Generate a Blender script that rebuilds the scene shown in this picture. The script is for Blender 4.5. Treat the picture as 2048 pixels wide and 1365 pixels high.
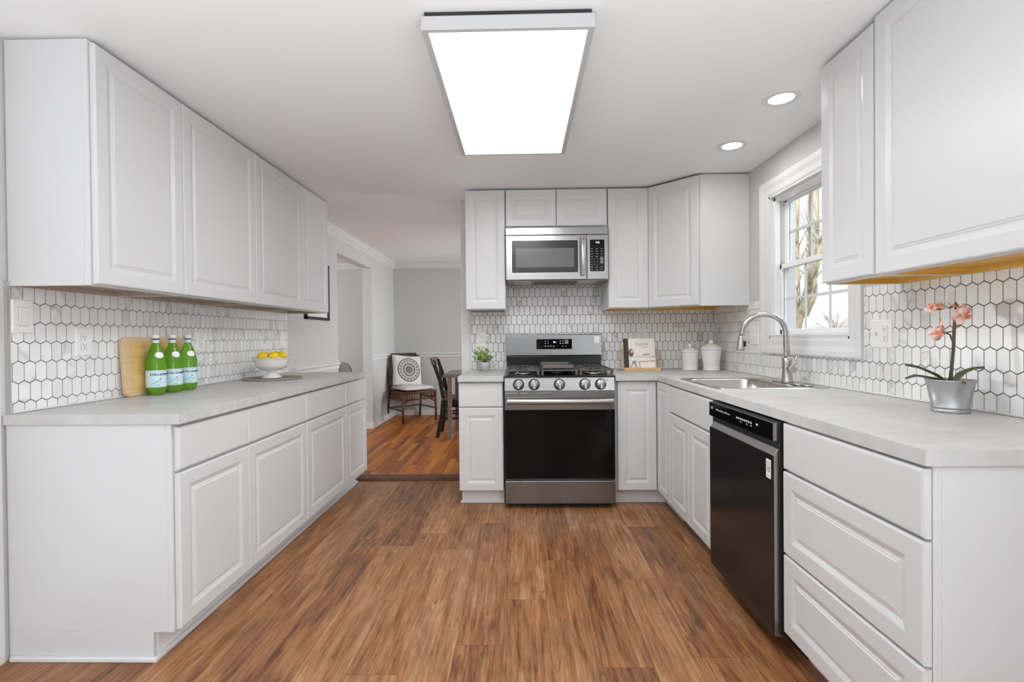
import bpy, bmesh, math, random
from mathutils import Vector, Matrix, Euler
random.seed(7)
for o in list(bpy.data.objects): bpy.data.objects.remove(o, do_unlink=True)
SC = bpy.context.scene; COL = SC.collection
PI = math.pi
# ---------------------------------------------------------------- camera
yaw, pitch, roll = .0185, -.0081, .0091
s_, c_ = math.sin(yaw), math.cos(yaw)
F0 = Vector((-s_, c_, 0)); R0 = Vector((c_, s_, 0)); Z0 = Vector((0, 0, 1))
FW = F0*math.cos(pitch) + Z0*math.sin(pitch); UP = Z0*math.cos(pitch) - F0*math.sin(pitch)
XI = R0*math.cos(roll) - UP*math.sin(roll); UI = R0*math.sin(roll) + UP*math.cos(roll)
cd = bpy.data.cameras.new('camera'); cam = bpy.data.objects.new('camera', cd); COL.objects.link(cam)
cam.matrix_world = Matrix((( XI.x, UI.x, -FW.x, 0), (XI.y, UI.y, -FW.y, -4.0), (XI.z, UI.z, -FW.z, 1.184), (0, 0, 0, 1)))
cd.sensor_width = 36; cd.lens = 964.183/2048*36; cd.clip_start = .05; cd.clip_end = 200
SC.camera = cam
# ---------------------------------------------------------------- view, sky, lights
SC.view_settings.view_transform = 'Standard'
try: SC.view_settings.look = 'None'
except Exception: pass
SC.view_settings.gamma = 1; SC.view_settings.exposure = 0.06; SC.view_settings.use_curve_mapping = False
W = bpy.data.worlds.new('world'); SC.world = W; W.use_nodes = True
wn = W.node_tree; wn.nodes.clear()
bg = wn.nodes.new('ShaderNodeBackground'); wo = wn.nodes.new('ShaderNodeOutputWorld')
tc = wn.nodes.new('ShaderNodeTexCoord'); sx = wn.nodes.new('ShaderNodeSeparateXYZ'); cr = wn.nodes.new('ShaderNodeValToRGB')
wn.links.new(tc.outputs['Generated'], sx.inputs[0]); wn.links.new(sx.outputs['Z'], cr.inputs[0])
cr.color_ramp.elements[0].position = 0; cr.color_ramp.elements[0].color = (.90, .965, 1, 1)
cr.color_ramp.elements[1].position = .6; cr.color_ramp.elements[1].color = (.66, .82, 1, 1)
wn.links.new(cr.outputs[0], bg.inputs[0]); bg.inputs[1].default_value = 1.15; wn.links.new(bg.outputs[0], wo.inputs[0])

def area(name, loc, size, power, color=(1, 1, 1), aim=(0, 0, -1), sy=None, spread=PI):
    l = bpy.data.lights.new(name, 'AREA'); l.energy = power; l.color = color; l.size = size; l.spread = spread
    if sy: l.shape = 'RECTANGLE'; l.size_y = sy
    o = bpy.data.objects.new(name, l); COL.objects.link(o); o.location = loc
    o.rotation_euler = Vector(aim).to_track_quat('-Z', 'Y').to_euler(); return o
sun = bpy.data.lights.new('sun', 'SUN'); sun.energy = 3.2; sun.angle = .01; sun.color = (1, .95, .86)
so = bpy.data.objects.new('sun', sun); COL.objects.link(so); so.rotation_euler = Vector((.35, .9, -.5)).to_track_quat('-Z', 'Y').to_euler()
SC.cycles.max_bounces = 14; SC.cycles.diffuse_bounces = 8; SC.cycles.glossy_bounces = 6; SC.cycles.transmission_bounces = 10; SC.cycles.transparent_max_bounces = 10
area('daylight_glass_door', (-1.99, -3.6, 1.05), 2.0, 4, (.86, .94, 1), (1, .1, .1), 2.0)
area('daylight_rear_window', (-.75, -7.45, 1.25), 2.3, 6, (.90, .95, 1), (0, 1, -.05), 2.0)
area('rear_right_fill', (1.55, -4.6, 1.15), 1.4, 44, (.90, .95, 1), (-1, .45, -.05), 1.3, spread=2.2)  # fill lamp added to brighten the left doors and counter, no window here
area('kitchen_window_daylight', (2.55, -1.3, 2.95), 1.0, 34, (.90, .95, 1), (-1, 0, -1.0), 1.0)
area('added_ceiling_uplight', (0, -5.5, .4), 2.4, 100, (.87, .945, 1), (0, .25, 1), 2.4, spread=2.0)  # unseen lamp added behind the camera to brighten the ceiling
area('dining_fill', (1.55, 1.8, 1.15), 1.6, 38, (.92, .97, 1), (-1, .1, -.12), 1.2, spread=1.9)  # added fill lamp, out of view, to brighten the dining room
area('next_room_daylight', (-4.6, .5, 1.4), 1.8, 36, (.93, .97, 1), (1, .35, 0), 1.8)
area('next_room_window_glint', (-2.6, 2.03, 1.14), 0.24, 3.2, (.93, .97, 1), (1, -1.064, .01), .24, spread=1.0)

# ---------------------------------------------------------------- materials
MATS = {}
def mat(name, color, rough=.5, metal=0, spec=.5, emit=None, estr=0, trans=0, ior=1.45, coat=0, aniso=0, alpha=1):
    if name in MATS: return MATS[name]
    m = bpy.data.materials.new(name); m.use_nodes = True; b = m.node_tree.nodes['Principled BSDF']
    b.inputs['Base Color'].default_value = (*color, 1); b.inputs['Roughness'].default_value = rough; b.inputs['Metallic'].default_value = metal
    b.inputs['Specular IOR Level'].default_value = spec; b.inputs['Transmission Weight'].default_value = trans; b.inputs['IOR'].default_value = ior
    b.inputs['Coat Weight'].default_value = coat; b.inputs['Alpha'].default_value = alpha
    if aniso: b.inputs['Anisotropic'].default_value = aniso
    if emit: b.inputs['Emission Color'].default_value = (*emit, 1); b.inputs['Emission Strength'].default_value = estr
    MATS[name] = m; return m
def N(m, t, **k):
    n = m.node_tree.nodes.new('ShaderNode'+t)
    for a, v in k.items(): setattr(n, a, v)
    return n
def L(m, a, b): m.node_tree.links.new(a, b)
def BS(m): return m.node_tree.nodes['Principled BSDF']
def math_(m, op, a, b=None, c=None):
    n = N(m, 'Math', operation=op)
    for i, v in enumerate((a, b, c)):
        if v is None: continue
        if isinstance(v, (int, float)): n.inputs[i].default_value = v
        else: L(m, v, n.inputs[i])
    return n.outputs[0]
def ramp(m, fac, stops, interp='LINEAR'):
    r = N(m, 'ValToRGB'); e = r.color_ramp; e.interpolation = interp
    while len(e.elements) < len(stops): e.elements.new(.5)
    for el, (p, c) in zip(e.elements, stops): el.position = p; el.color = (*c, 1)
    L(m, fac, r.inputs[0]); return r.outputs[0]
def noise(m, vec, scale, detail=3, rough=.5, dist=0):
    n = N(m, 'TexNoise'); n.inputs['Scale'].default_value = scale; n.inputs['Detail'].default_value = detail
    n.inputs['Roughness'].default_value = rough; n.inputs['Distortion'].default_value = dist
    if vec is not None: L(m, vec, n.inputs['Vector'])
    return n.outputs['Fac']
def coords(m, scale=(1, 1, 1), loc=(0, 0, 0), kind='Object'):
    t = N(m, 'TexCoord'); mp = N(m, 'Mapping'); mp.inputs['Scale'].default_value = scale; mp.inputs['Location'].default_value = loc
    L(m, t.outputs[kind], mp.inputs[0]); return mp.outputs[0]
def bump(m, h, st=.1, dist=.002):
    b = N(m, 'Bump'); b.inputs['Strength'].default_value = st; b.inputs['Distance'].default_value = dist
    L(m, h, b.inputs['Height']); L(m, b.outputs[0], BS(m).inputs['Normal'])
def mixc(m, f, a, b, t='MIX'):
    n = N(m, 'Mix', data_type='RGBA', blend_type=t)
    if isinstance(f, (int, float)): n.inputs[0].default_value = f
    else: L(m, f, n.inputs[0])
    for i, v in ((6, a), (7, b)):
        if isinstance(v, tuple): n.inputs[i].default_value = (*v, 1)
        else: L(m, v, n.inputs[i])
    return n.outputs[2]
def geo_pos(m): return N(m, 'NewGeometry').outputs['Position']

WALL = mat('wall_paint', (.56, .56, .55), .75); bump(WALL, noise(WALL, geo_pos(WALL), 260, 2), .05, .001)
CEIL = mat('ceiling_paint', (.85, .86, .87), .85); bump(CEIL, noise(CEIL, geo_pos(CEIL), 120, 3), .10, .002)
CAB = mat('cabinet_white', (.645, .65, .655), .34); bump(CAB, noise(CAB, coords(CAB, (90, 90, 4)), 1, 2), .02, .0005)
CABIN = mat('cabinet_inside', (.55, .55, .54), .6)
TRIM = mat('trim_white', (.72, .72, .72), .4)
GAPSHADE = mat('gap_shade', (.03, .03, .03), .8)
MAPLE = mat('maple_underside', (.72, .44, .09), .5)
v = coords(MAPLE, (3, 40, 40)); L(MAPLE, ramp(MAPLE, noise(MAPLE, v, 1, 3), [(.3, (.68, .40, .07)), (.7, (.80, .52, .13))]), BS(MAPLE).inputs['Base Color'])
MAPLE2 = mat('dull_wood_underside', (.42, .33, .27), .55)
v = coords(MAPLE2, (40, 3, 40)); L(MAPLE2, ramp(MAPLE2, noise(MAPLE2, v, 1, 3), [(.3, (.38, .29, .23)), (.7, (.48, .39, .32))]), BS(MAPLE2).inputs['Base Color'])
# laminate worktop
CTR = mat('grey_laminate', (.45, .44, .42), .38)
p = geo_pos(CTR); n1 = noise(CTR, p, 5, 5, .6, .6)
mp = N(CTR, 'Mapping'); mp.inputs['Scale'].default_value = (4, 22, 8); L(CTR, p, mp.inputs[0]); n2 = noise(CTR, mp.outputs[0], 1, 5, .65, .4)
ff = math_(CTR, 'ADD', math_(CTR, 'MULTIPLY', n1, .5), math_(CTR, 'MULTIPLY', n2, .5))
L(CTR, ramp(CTR, ff, [(.34, (.47, .465, .455)), (.5, (.545, .54, .53)), (.66, (.61, .605, .595))]), BS(CTR).inputs['Base Color'])
# stainless
def steel(name, col, rough, sc=(8, 8, 2600), an=.0):
    m = mat(name, col, rough, 1, aniso=an); h = noise(m, coords(m, sc), 1, 2)
    L(m, math_(m, 'ADD', math_(m, 'MULTIPLY', h, .10), rough-.05), BS(m).inputs['Roughness']); bump(m, h, .22, .0004); return m
STEEL = steel('brushed_stainless', (.36, .355, .35), .25)
STEELD = steel('dark_stainless', (.27, .27, .27), .25)
STEELB = steel('brushed_stainless_bright', (.47, .465, .46), .33)
NICKEL = steel('brushed_nickel', (.52, .50, .48), .26, (300, 300, 20))
SINKM = steel('sink_steel', (.62, .61, .60), .27, (3, 600, 3))
BLACKGL = mat('black_glass', (.004, .004, .0045), .05, 0, .22)
DWM = mat('black_stainless', (.035, .034, .033), .16, .55, .5)
BLACKEN = mat('black_enamel', (.012, .012, .012), .22)
IRON = mat('cast_iron_grate', (.10, .095, .09), .42, .3)
KNOBM = steel('knob_metal', (.34, .34, .335), .3)
PLAST = mat('white_plastic', (.82, .81, .80), .35)
CER = mat('white_ceramic', (.82, .81, .79), .18, coat=.3)
GREYTX = mat('grey_print', (.25, .25, .25), .6)
PALETX = mat('pale_print', (.62, .62, .62), .5)
DIGIT = mat('lit_digits', (1, 1, 1), .5, emit=(.85, .95, 1), estr=1.3)
BLK = mat('black_plastic', (.015, .015, .015), .4)
GLASS = mat('window_glass', (1, 1, 1), 0, trans=1, ior=1.02, spec=.3)
PANEL = mat('light_diffuser', (1, 1, 1), .5, emit=(1, .985, .97), estr=1.0)
CANL = mat('recessed_lens', (1, 1, 1), .5, emit=(1, .985, .96), estr=3.0)
# tiles
TILE = mat('marble_tile', (.8, .79, .78), .3)
at = N(TILE, 'Attribute', attribute_name='rnd'); p = geo_pos(TILE)
va = N(TILE, 'VectorMath', operation='ADD'); vm = N(TILE, 'VectorMath', operation='SCALE'); vm.inputs['Scale'].default_value = 9
L(TILE, at.outputs['Color'], vm.inputs[0]); L(TILE, p, va.inputs[0]); L(TILE, vm.outputs[0], va.inputs[1])
mp = N(TILE, 'Mapping'); mp.inputs['Rotation'].default_value = (.6, .6, 0); L(TILE, va.outputs[0], mp.inputs[0])
nn = noise(TILE, mp.outputs[0], 7, 3, .5, .6)
vein = math_(TILE, 'ABSOLUTE', math_(TILE, 'SUBTRACT', nn, .5)); 
vc = ramp(TILE, vein, [(0, (.50, .50, .50)), (.03, (.66, .655, .65)), (.10, (.82, .82, .82))])
sepr = N(TILE, 'SeparateColor'); L(TILE, at.outputs['Color'], sepr.inputs[0])
msk = ramp(TILE, sepr.outputs['Red'], [(.72, (0, 0, 0)), (.92, (1, 1, 1))])
plain = ramp(TILE, sepr.outputs['Green'], [(0, (.74, .74, .735)), (1, (.82, .82, .815))])
L(TILE, mixc(TILE, msk, plain, vc), BS(TILE).inputs['Base Color'])
GROUT = mat('dark_grout', (.09, .09, .09), .9)
# plank floors
def plank_mat(name, w, phase, length, stops, gap=.0012, grain=(72, 3.0, 1), seed=0., tint=.5, rough=.35, tone=(.86, .93, .98), knot=.7):
    m = mat(name, (.3, .15, .08), rough); p = geo_pos(m); sx = N(m, 'SeparateXYZ'); L(m, p, sx.inputs[0])
    u = math_(m, 'DIVIDE', math_(m, 'ADD', sx.outputs['X'], 10*w-phase), w)
    iu = math_(m, 'FLOOR', u); fu = math_(m, 'FRACT', u)
    wn1 = N(m, 'TexWhiteNoise', noise_dimensions='1D'); L(m, math_(m, 'ADD', iu, seed), wn1.inputs['W'])
    vv = math_(m, 'ADD', math_(m, 'DIVIDE', math_(m, 'ADD', sx.outputs['Y'], 20.0), length), wn1.outputs['Value'])
    iv = math_(m, 'FLOOR', vv); fv = math_(m, 'FRACT', vv)
    cb = N(m, 'CombineXYZ'); L(m, iu, cb.inputs[0]); L(m, iv, cb.inputs[1]); cb.inputs[2].default_value = seed
    wn2 = N(m, 'TexWhiteNoise', noise_dimensions='3D'); L(m, cb.outputs[0], wn2.inputs['Vector'])
    # grain, shifted per plank
    sc = N(m, 'VectorMath', operation='SCALE'); sc.inputs['Scale'].default_value = 37; L(m, wn2.outputs['Color'], sc.inputs[0])
    mp = N(m, 'Mapping'); mp.inputs['Scale'].default_value = grain; L(m, p, mp.inputs[0])
    ad = N(m, 'VectorMath', operation='ADD'); L(m, mp.outputs[0], ad.inputs[0]); L(m, sc.outputs[0], ad.inputs[1])
    g1 = noise(m, ad.outputs[0], 1, 6, .62, .5)
    mp2 = N(m, 'Mapping'); mp2.inputs['Scale'].default_value = (grain[0]*.16, grain[1]*.75, 1); L(m, p, mp2.inputs[0])
    ad2 = N(m, 'VectorMath', operation='ADD'); L(m, mp2.outputs[0], ad2.inputs[0]); L(m, sc.outputs[0], ad2.inputs[1])
    g2 = noise(m, ad2.outputs[0], 1, 5, .6, 1.2)
    mp3 = N(m, 'Mapping'); mp3.inputs['Scale'].default_value = (grain[0]*3.2, grain[1]*4, 1); L(m, p, mp3.inputs[0])
    g3 = noise(m, mp3.outputs[0], 1, 3, .6)
    f = math_(m, 'ADD', math_(m, 'MULTIPLY', g1, .44), math_(m, 'MULTIPLY', g2, .42))
    f = math_(m, 'ADD', f, math_(m, 'MULTIPLY', g3, .22))
    f = math_(m, 'ADD', f, math_(m, 'MULTIPLY', math_(m, 'SUBTRACT', wn2.outputs['Value'], .5), .17*tint*2))
    col = ramp(m, f, stops)
    mp4 = N(m, 'Mapping'); mp4.inputs['Scale'].default_value = (grain[0]*.09, grain[1]*1.1, 1); L(m, p, mp4.inputs[0])
    ad4 = N(m, 'VectorMath', operation='ADD'); L(m, mp4.outputs[0], ad4.inputs[0]); L(m, sc.outputs[0], ad4.inputs[1])
    g4 = noise(m, ad4.outputs[0], 1.3, 2, .5, .8)
    col = mixc(m, ramp(m, g4, [(.42, (0, 0, 0)), (.62, (1, 1, 1))]), col, mixc(m, 1.0, col, tone, 'MULTIPLY'))
    mp5 = N(m, 'Mapping'); mp5.inputs['Scale'].default_value = (grain[0]*.55, grain[1]*2.6, 1); L(m, p, mp5.inputs[0])
    ad5 = N(m, 'VectorMath', operation='ADD'); L(m, mp5.outputs[0], ad5.inputs[0]); L(m, sc.outputs[0], ad5.inputs[1])
    g5 = noise(m, ad5.outputs[0], 1, 4, .55, 1.0)
    kn = ramp(m, g5, [(.66, (0, 0, 0)), (.74, (1, 1, 1))])
    col = mixc(m, math_(m, 'MULTIPLY', kn, knot), col, (.05, .03, .022))
    e1 = math_(m, 'LESS_THAN', math_(m, 'MINIMUM', fu, math_(m, 'SUBTRACT', 1, fu)), gap/w)
    e2 = math_(m, 'LESS_THAN', math_(m, 'MINIMUM', fv, math_(m, 'SUBTRACT', 1, fv)), gap/length)
    e = math_(m, 'MULTIPLY', math_(m, 'MAXIMUM', e1, e2), .45)
    L(m, mixc(m, e, col, (.05, .025, .015)), BS(m).inputs['Base Color'])
    L(m, math_(m, 'ADD', math_(m, 'MULTIPLY', g2, .3), rough-.12), BS(m).inputs['Roughness'])
    bump(m, math_(m, 'SUBTRACT', g1, e), .12, .001); return m
FLOOR = plank_mat('kitchen_planks', .182, .103, 1.22, [(.30, (.028, .014, .009)), (.41, (.12, .046, .021)), (.50, (.245, .098, .038)), (.58, (.335, .152, .062)), (.70, (.47, .255, .13))], seed=3.0, tint=.34)
FLOORD = plank_mat('dining_planks', .057, .0, .75, [(.30, (.15, .040, .006)), (.5, (.40, .118, .016)), (.72, (.60, .22, .035))], gap=.0006, seed=11.0, tint=.9, rough=.45, grain=(60, 2.2, 1), tone=(.95, .95, .95), knot=.2)
# woods, fabrics, etc
def wood(name, c1, c2, sc, rough=.45):
    m = mat(name, c1, rough); L(m, ramp(m, noise(m, coords(m, sc), 1, 4, .6, .5), [(.3, c1), (.7, c2)]), BS(m).inputs['Base Color']); return m
BAMBOO = wood('bamboo_board', (.62, .38, .12), (.76, .52, .22), (3, 5, 70), .4)
BAMBOOE = wood('bamboo_rim', (.60, .40, .22), (.72, .52, .32), (3, 5, 30), .45)
EASEL = wood('easel_wood', (.58, .38, .20), (.74, .53, .32), (6, 40, 40))
DKWOOD = wood('espresso_wood', (.010, .007, .006), (.022, .015, .012), (30, 30, 3), .42)
TABLEW = wood('greyish_table_wood', (.22, .175, .15), (.32, .265, .235), (30, 4, 4), .5)
CHAIRTOP = wood('worn_brown_wood', (.10, .06, .045), (.16, .10, .075), (30, 30, 3), .4)
CANE = wood('brown_rattan', (.06, .022, .009), (.17, .062, .022), (20, 20, 20), .4)
CANED = wood('dark_rattan', (.035, .024, .020), (.09, .06, .048), (20, 20, 20), .45)
CLOTH = mat('cream_cloth', (.70, .68, .64), .9); bump(CLOTH, noise(CLOTH, coords(CLOTH, (400, 400, 400)), 1, 2), .2, .001)
BLKPR = mat('black_print', (.03, .028, .026), .8)
BRNPR = mat('brown_print', (.22, .17, .14), .8)
WEAVE = mat('woven_mat', (.35, .29, .24), .9)
wv = N(WEAVE, 'TexWave', wave_type='RINGS', rings_direction='Z'); wv.inputs['Scale'].default_value = 16; wv.inputs['Distortion'].default_value = 1.5; wv.inputs['Detail Scale'].default_value = 6; wv.inputs['Detail'].default_value = 3
L(WEAVE, coords(WEAVE), wv.inputs[0]); L(WEAVE, ramp(WEAVE, wv.outputs['Fac'], [(.1, (.13, .09, .07)), (.6, (.42, .36, .31))]), BS(WEAVE).inputs['Base Color']); bump(WEAVE, wv.outputs['Fac'], .6, .003)
LEMON = mat('lemon_skin', (.90, .62, .015), .42); bump(LEMON, noise(LEMON, coords(LEMON), 220, 2), .25, .001)
GREENPET = mat('green_bottle', (.26, .62, .07), .05, trans=.72, ior=1.3)
WATERL = mat('pale_blue_label', (.62, .80, .86), .5)
WHITEL = mat('white_label', (.85, .86, .86), .5)
TEAL = mat('turquoise_print', (.22, .60, .70), .5)
NAVY = mat('navy_print', (.03, .05, .12), .5)
REDP = mat('red_print', (.75, .05, .05), .5)
LEAF = mat('leaf_green', (.16, .30, .045), .45)
lo = N(LEAF, 'TexNoise'); lo.inputs['Scale'].default_value = 45; tt = N(LEAF, 'TexCoord'); L(LEAF, tt.outputs['Object'], lo.inputs['Vector'])
L(LEAF, ramp(LEAF, lo.outputs['Fac'], [(.32, (.07, .17, .03)), (.46, (.24, .40, .07)), (.60, (.62, .70, .28))]), BS(LEAF).inputs['Base Color'])
STONEP = mat('grey_stone_pot', (.52, .49, .48), .7)
ORLEAF = mat('orchid_leaf', (.085, .11, .055), .4)
ORSTEM = mat('orchid_stem', (.17, .12, .09), .6)
ORTWIG = mat('orchid_twig', (.10, .085, .075), .6)
PETAL = mat('coral_petal', (.90, .42, .34), .5)
L(PETAL, ramp(PETAL, noise(PETAL, coords(PETAL), 60, 3), [(.34, (.80, .22, .16)), (.45, (.92, .46, .36)), (.60, (.95, .84, .78))]), BS(PETAL).inputs['Base Color'])
GALV = mat('galvanised_pot', (.60, .60, .60), .40, .85); 
L(GALV, ramp(GALV, noise(GALV, coords(GALV, (30, 30, 6)), 1, 4), [(.3, (.40, .40, .40)), (.7, (.52, .52, .52))]), BS(GALV).inputs['Base Color'])
BARK = mat('tree_bark', (.55, .48, .38), .9)
L(BARK, ramp(BARK, noise(BARK, coords(BARK, (8, 8, 3)), 1, 5, .7), [(.3, (.20, .16, .12)), (.5, (.52, .45, .35)), (.7, (.78, .71, .58))]), BS(BARK).inputs['Base Color']); bump(BARK, noise(BARK, coords(BARK), 22, 5, .7), .6, .02)
TWIG = mat('far_twigs', (.62, .55, .48), .9)
GREYSH = mat('grey_fabric_chair', (.23, .23, .23), .85)
BOOKC = mat('book_cover', (.82, .78, .73), .45)
SPINE = mat('book_spine', (.055, .035, .028), .6)
PAGES = mat('book_pages', (.8, .78, .72), .8)
FRAMEB = mat('black_picture_frame', (.02, .018, .016), .35)
MATB = mat('white_mat_board', (.78, .77, .75), .6)
ROOFM = mat('slate_roof', (.28, .33, .42), .8)
SIDING = mat('house_siding', (.7, .7, .7), .8)
GRASS = mat('winter_lawn', (.30, .29, .16), .95)

# ---------------------------------------------------------------- mesh helpers
class MB:
    def __init__(s): s.b = bmesh.new(); s.mats = []; s.cur = 0
    def m(s, material):
        if material not in s.mats: s.mats.append(material)
        s.cur = s.mats.index(material); return s
    def _f(s, vs, smooth=False):
        try: f = s.b.faces.new(vs)
        except ValueError: return None
        f.material_index = s.cur; f.smooth = smooth; return f
    def box(s, x0, x1, y0, y1, z0, z1, M=None):
        x0, x1 = min(x0, x1), max(x0, x1); y0, y1 = min(y0, y1), max(y0, y1); z0, z1 = min(z0, z1), max(z0, z1)
        P = [Vector((x, y, z)) for z in (z0, z1) for y in (y0, y1) for x in (x0, x1)]
        if M: P = [M @ q for q in P]
        v = [s.b.verts.new(q) for q in P]
        for f in ((0, 2, 3, 1), (4, 5, 7, 6), (0, 1, 5, 4), (2, 6, 7, 3), (0, 4, 6, 2), (1, 3, 7, 5)): s._f([v[i] for i in f])
        return s
    def prism(s, poly, a, b, axis='Z', M=None, smooth=False):
        def P(u, w, t):
            q = {'Z': Vector((u, w, t)), 'Y': Vector((u, t, w)), 'X': Vector((t, u, w))}[axis]
            return M @ q if M else q
        A = [s.b.verts.new(P(u, w, a)) for u, w in poly]; B = [s.b.verts.new(P(u, w, b)) for u, w in poly]
        n = len(poly); s._f(A[::-1]); s._f(B)
        for i in range(n): s._f([A[i], A[(i+1) % n], B[(i+1) % n], B[i]], smooth)
        return s
    def lathe(s, prof, c=(0, 0, 0), seg=32, M=None, sx=1, sy=1, fn=None, closed=True):
        c = Vector(c); rings = []
        for k, (r, z) in enumerate(prof):
            ring = []
            for i in range(seg):
                a = 2*PI*i/seg; rr, zz = (fn(r, z, a) if fn else (r, z))
                q = Vector((rr*math.cos(a)*sx, rr*math.sin(a)*sy, zz)); q = M @ q if M else q
                ring.append(s.b.verts.new(q+c))
            rings.append(ring)
        for A, B in zip(rings, rings[1:]):
            for i in range(seg): s._f([A[i], A[(i+1) % seg], B[(i+1) % seg], B[i]], True)
        if closed: s._f(rings[0][::-1]); s._f(rings[-1])
        return s
    def cyl(s, p0, p1, r, r1=None, seg=16, cap=True):
        return s.tube([p0, p1], [r, r if r1 is None else r1], seg, cap)
    def tube(s, pts, rad, seg=10, cap=True, flat=None):
        pts = [Vector(q) for q in pts]
        if isinstance(rad, (int, float)): rad = [rad]*len(pts)
        rings = []; prevn = None
        for i, q in enumerate(pts):
            t = (pts[min(i+1, len(pts)-1)] - pts[max(i-1, 0)]).normalized()
            if prevn is None:
                n = t.cross(Vector((0, 0, 1)));
                if n.length < .1: n = t.cross(Vector((1, 0, 0)))
            else: n = prevn - t*prevn.dot(t)
            n.normalize(); prevn = n; b = t.cross(n)
            k = flat if flat else 1
            rings.append([s.b.verts.new(q + n*rad[i]*math.cos(2*PI*j/seg) + b*rad[i]*k*math.sin(2*PI*j/seg)) for j in range(seg)])
        for A, B in zip(rings, rings[1:]):
            for i in range(seg): s._f([A[i], A[(i+1) % seg], B[(i+1) % seg], B[i]], True)
        if cap: s._f(rings[0][::-1]); s._f(rings[-1])
        return s
    def grid(s, fn, nu, nv, smooth=True, closeu=False):
        V = [[s.b.verts.new(fn(i/nu, j/nv)) for j in range(nv+1)] for i in range(nu+(0 if closeu else 1))]
        n = len(V)
        for i in range(nu):
            for j in range(nv): s._f([V[i][j], V[(i+1) % n][j], V[(i+1) % n][j+1], V[i][j+1]], smooth)
        return s
    def nested(s, w, h, steps, M):
        """slab standing in the local xz plane, facing -y; steps = (inset, height)"""
        rings = []
        for ins, d in steps:
            rings.append([s.b.verts.new(M @ Vector((x, -d, z))) for x, z in ((ins, ins), (w-ins, ins), (w-ins, h-ins), (ins, h-ins))])
        s._f(rings[0][::-1])
        for A, B in zip(rings, rings[1:]):
            for i in range(4): s._f([A[i], A[(i+1) % 4], B[(i+1) % 4], B[i]])
        s._f(rings[-1]); return s
    def build(s, name, material=None, parent=None, origin=None, local=False, bev=0, seg=2):
        me = bpy.data.meshes.new(name)
        bmesh.ops.recalc_face_normals(s.b, faces=s.b.faces)
        org = Vector(origin) if origin else (Vector(parent['_w']) if parent is not None and '_w' in parent and not local else Vector((0, 0, 0)))
        if org.length and not local: bmesh.ops.translate(s.b, verts=s.b.verts, vec=-org)
        s.b.to_mesh(me); s.b.free()
        ms = s.mats if s.mats else [material]
        for q in ms: me.materials.append(q)
        o = bpy.data.objects.new(name, me); COL.objects.link(o)
        if parent is not None:
            o.parent = parent
            if '_w' in parent and not local: o['_w'] = list(parent['_w'])
        elif origin: o.location = org; o['_w'] = list(org)
        if bev:
            b = o.modifiers.new('bevel', 'BEVEL'); b.width = bev; b.segments = seg; b.limit_method = 'ANGLE'; b.angle_limit = .6
            b.harden_normals = False
        return o
def tag(o, label, cat, group=None):
    o['label'] = label; o['category'] = cat
    if group: o['group'] = group
    return o
def thing(name, label, cat, loc=(0, 0, 0), rz=0, group=None):
    o = bpy.data.objects.new(name, None); COL.objects.link(o); o.location = loc; o.rotation_euler.z = rz; o['_w'] = list(loc)
    o.empty_display_size = .05
    return tag(o, label, cat, group)
def struct(o): o['kind'] = 'structure'; return o
def text(s, size, M, material, name, parent, depth=.0004, align='CENTER', wrap=None, sx=1, local=False, bold=0, space=1):
    cu = bpy.data.curves.new('txt', 'FONT'); cu.offset = bold; cu.space_character = space; cu.body = s; cu.size = size; cu.align_x = align; cu.align_y = 'CENTER'; cu.extrude = depth; cu.resolution_u = 3
    t = bpy.data.objects.new('txt', cu); COL.objects.link(t)
    bpy.context.view_layer.update()
    me = bpy.data.meshes.new_from_object(t.evaluated_get(bpy.context.evaluated_depsgraph_get()))
    bpy.data.objects.remove(t, do_unlink=True)
    org = Vector((0, 0, 0)) if (local or parent is None or '_w' not in parent) else Vector(parent['_w'])
    for v in me.vertices:
        q = Vector((v.co.x*sx, v.co.y, v.co.z)); q = wrap(q) if wrap else M @ q
        v.co = q - org
    me.materials.clear(); me.materials.append(material); me.name = name
    o = bpy.data.objects.new(name, me); COL.objects.link(o); o.parent = parent
    if parent is not None and '_w' in parent and not local: o['_w'] = list(parent['_w'])
    return o
def FR(x, y, z, face):
    """frame whose local x runs along the face, local z up and local -y outward"""
    r = {'-Y': 0, '+X': PI/2, '-X': -PI/2, '+Y': PI}[face] if isinstance(face, str) else face
    return Matrix.Translation((x, y, z)) @ Matrix.Rotation(r, 4, 'Z')
def TX(x, y, z, face):  # text frame: text x along face, text y = up, z outward
    return FR(x, y, z, face) @ Matrix.Rotation(PI/2, 4, 'X')
RAISED = [(0, 0), (0, .014), (.0015, .018), (.005, .020), (.050, .020), (.054, .0194), (.070, .0138), (.075, .0138), (.078, .0155), (.082, .0155), (.086, .0180), (.088, .0180)]
SLAB = [(0, 0), (0, .013), (.0015, .0165), (.006, .0195), (.010, .020)]
def door_geo(w, h, M, slab=False, k=1.0):
    b = MB(); st = SLAB if slab else [(i*(k if i > .02 else 1), d) for i, d in RAISED]
    return b.nested(w, h, st, M)

XL, XR, ZC, DB = -1.917, 1.597, 2.316, 3.25
# ---------------------------------------------------------------- room shell
struct(MB().box(XL-.1, XR+.12, -7.6, -.005, -.08, 0).build('floor', FLOOR))
struct(MB().box(-6.0, XR+.14, -.005, DB+.2, -.08, .018).build('floor', FLOORD))
b = MB(); b.prism([(-.035, 0), (-.035, .006), (-.02, .018), (.05, .030), (.07, .026), (.07, .018), (.0, .018), (.0, 0)], XL, -.49, 'X'); 
struct(b.build('trim_1', wood('threshold_wood', (.07, .03, .018), (.14, .06, .03), (6, 30, 30))))
# ceiling: one slab with kitchen and dining
struct(MB().box(-6, XR+.2, -7.6, DB+.2, ZC, ZC+.1).build('ceiling', CEIL))
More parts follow.
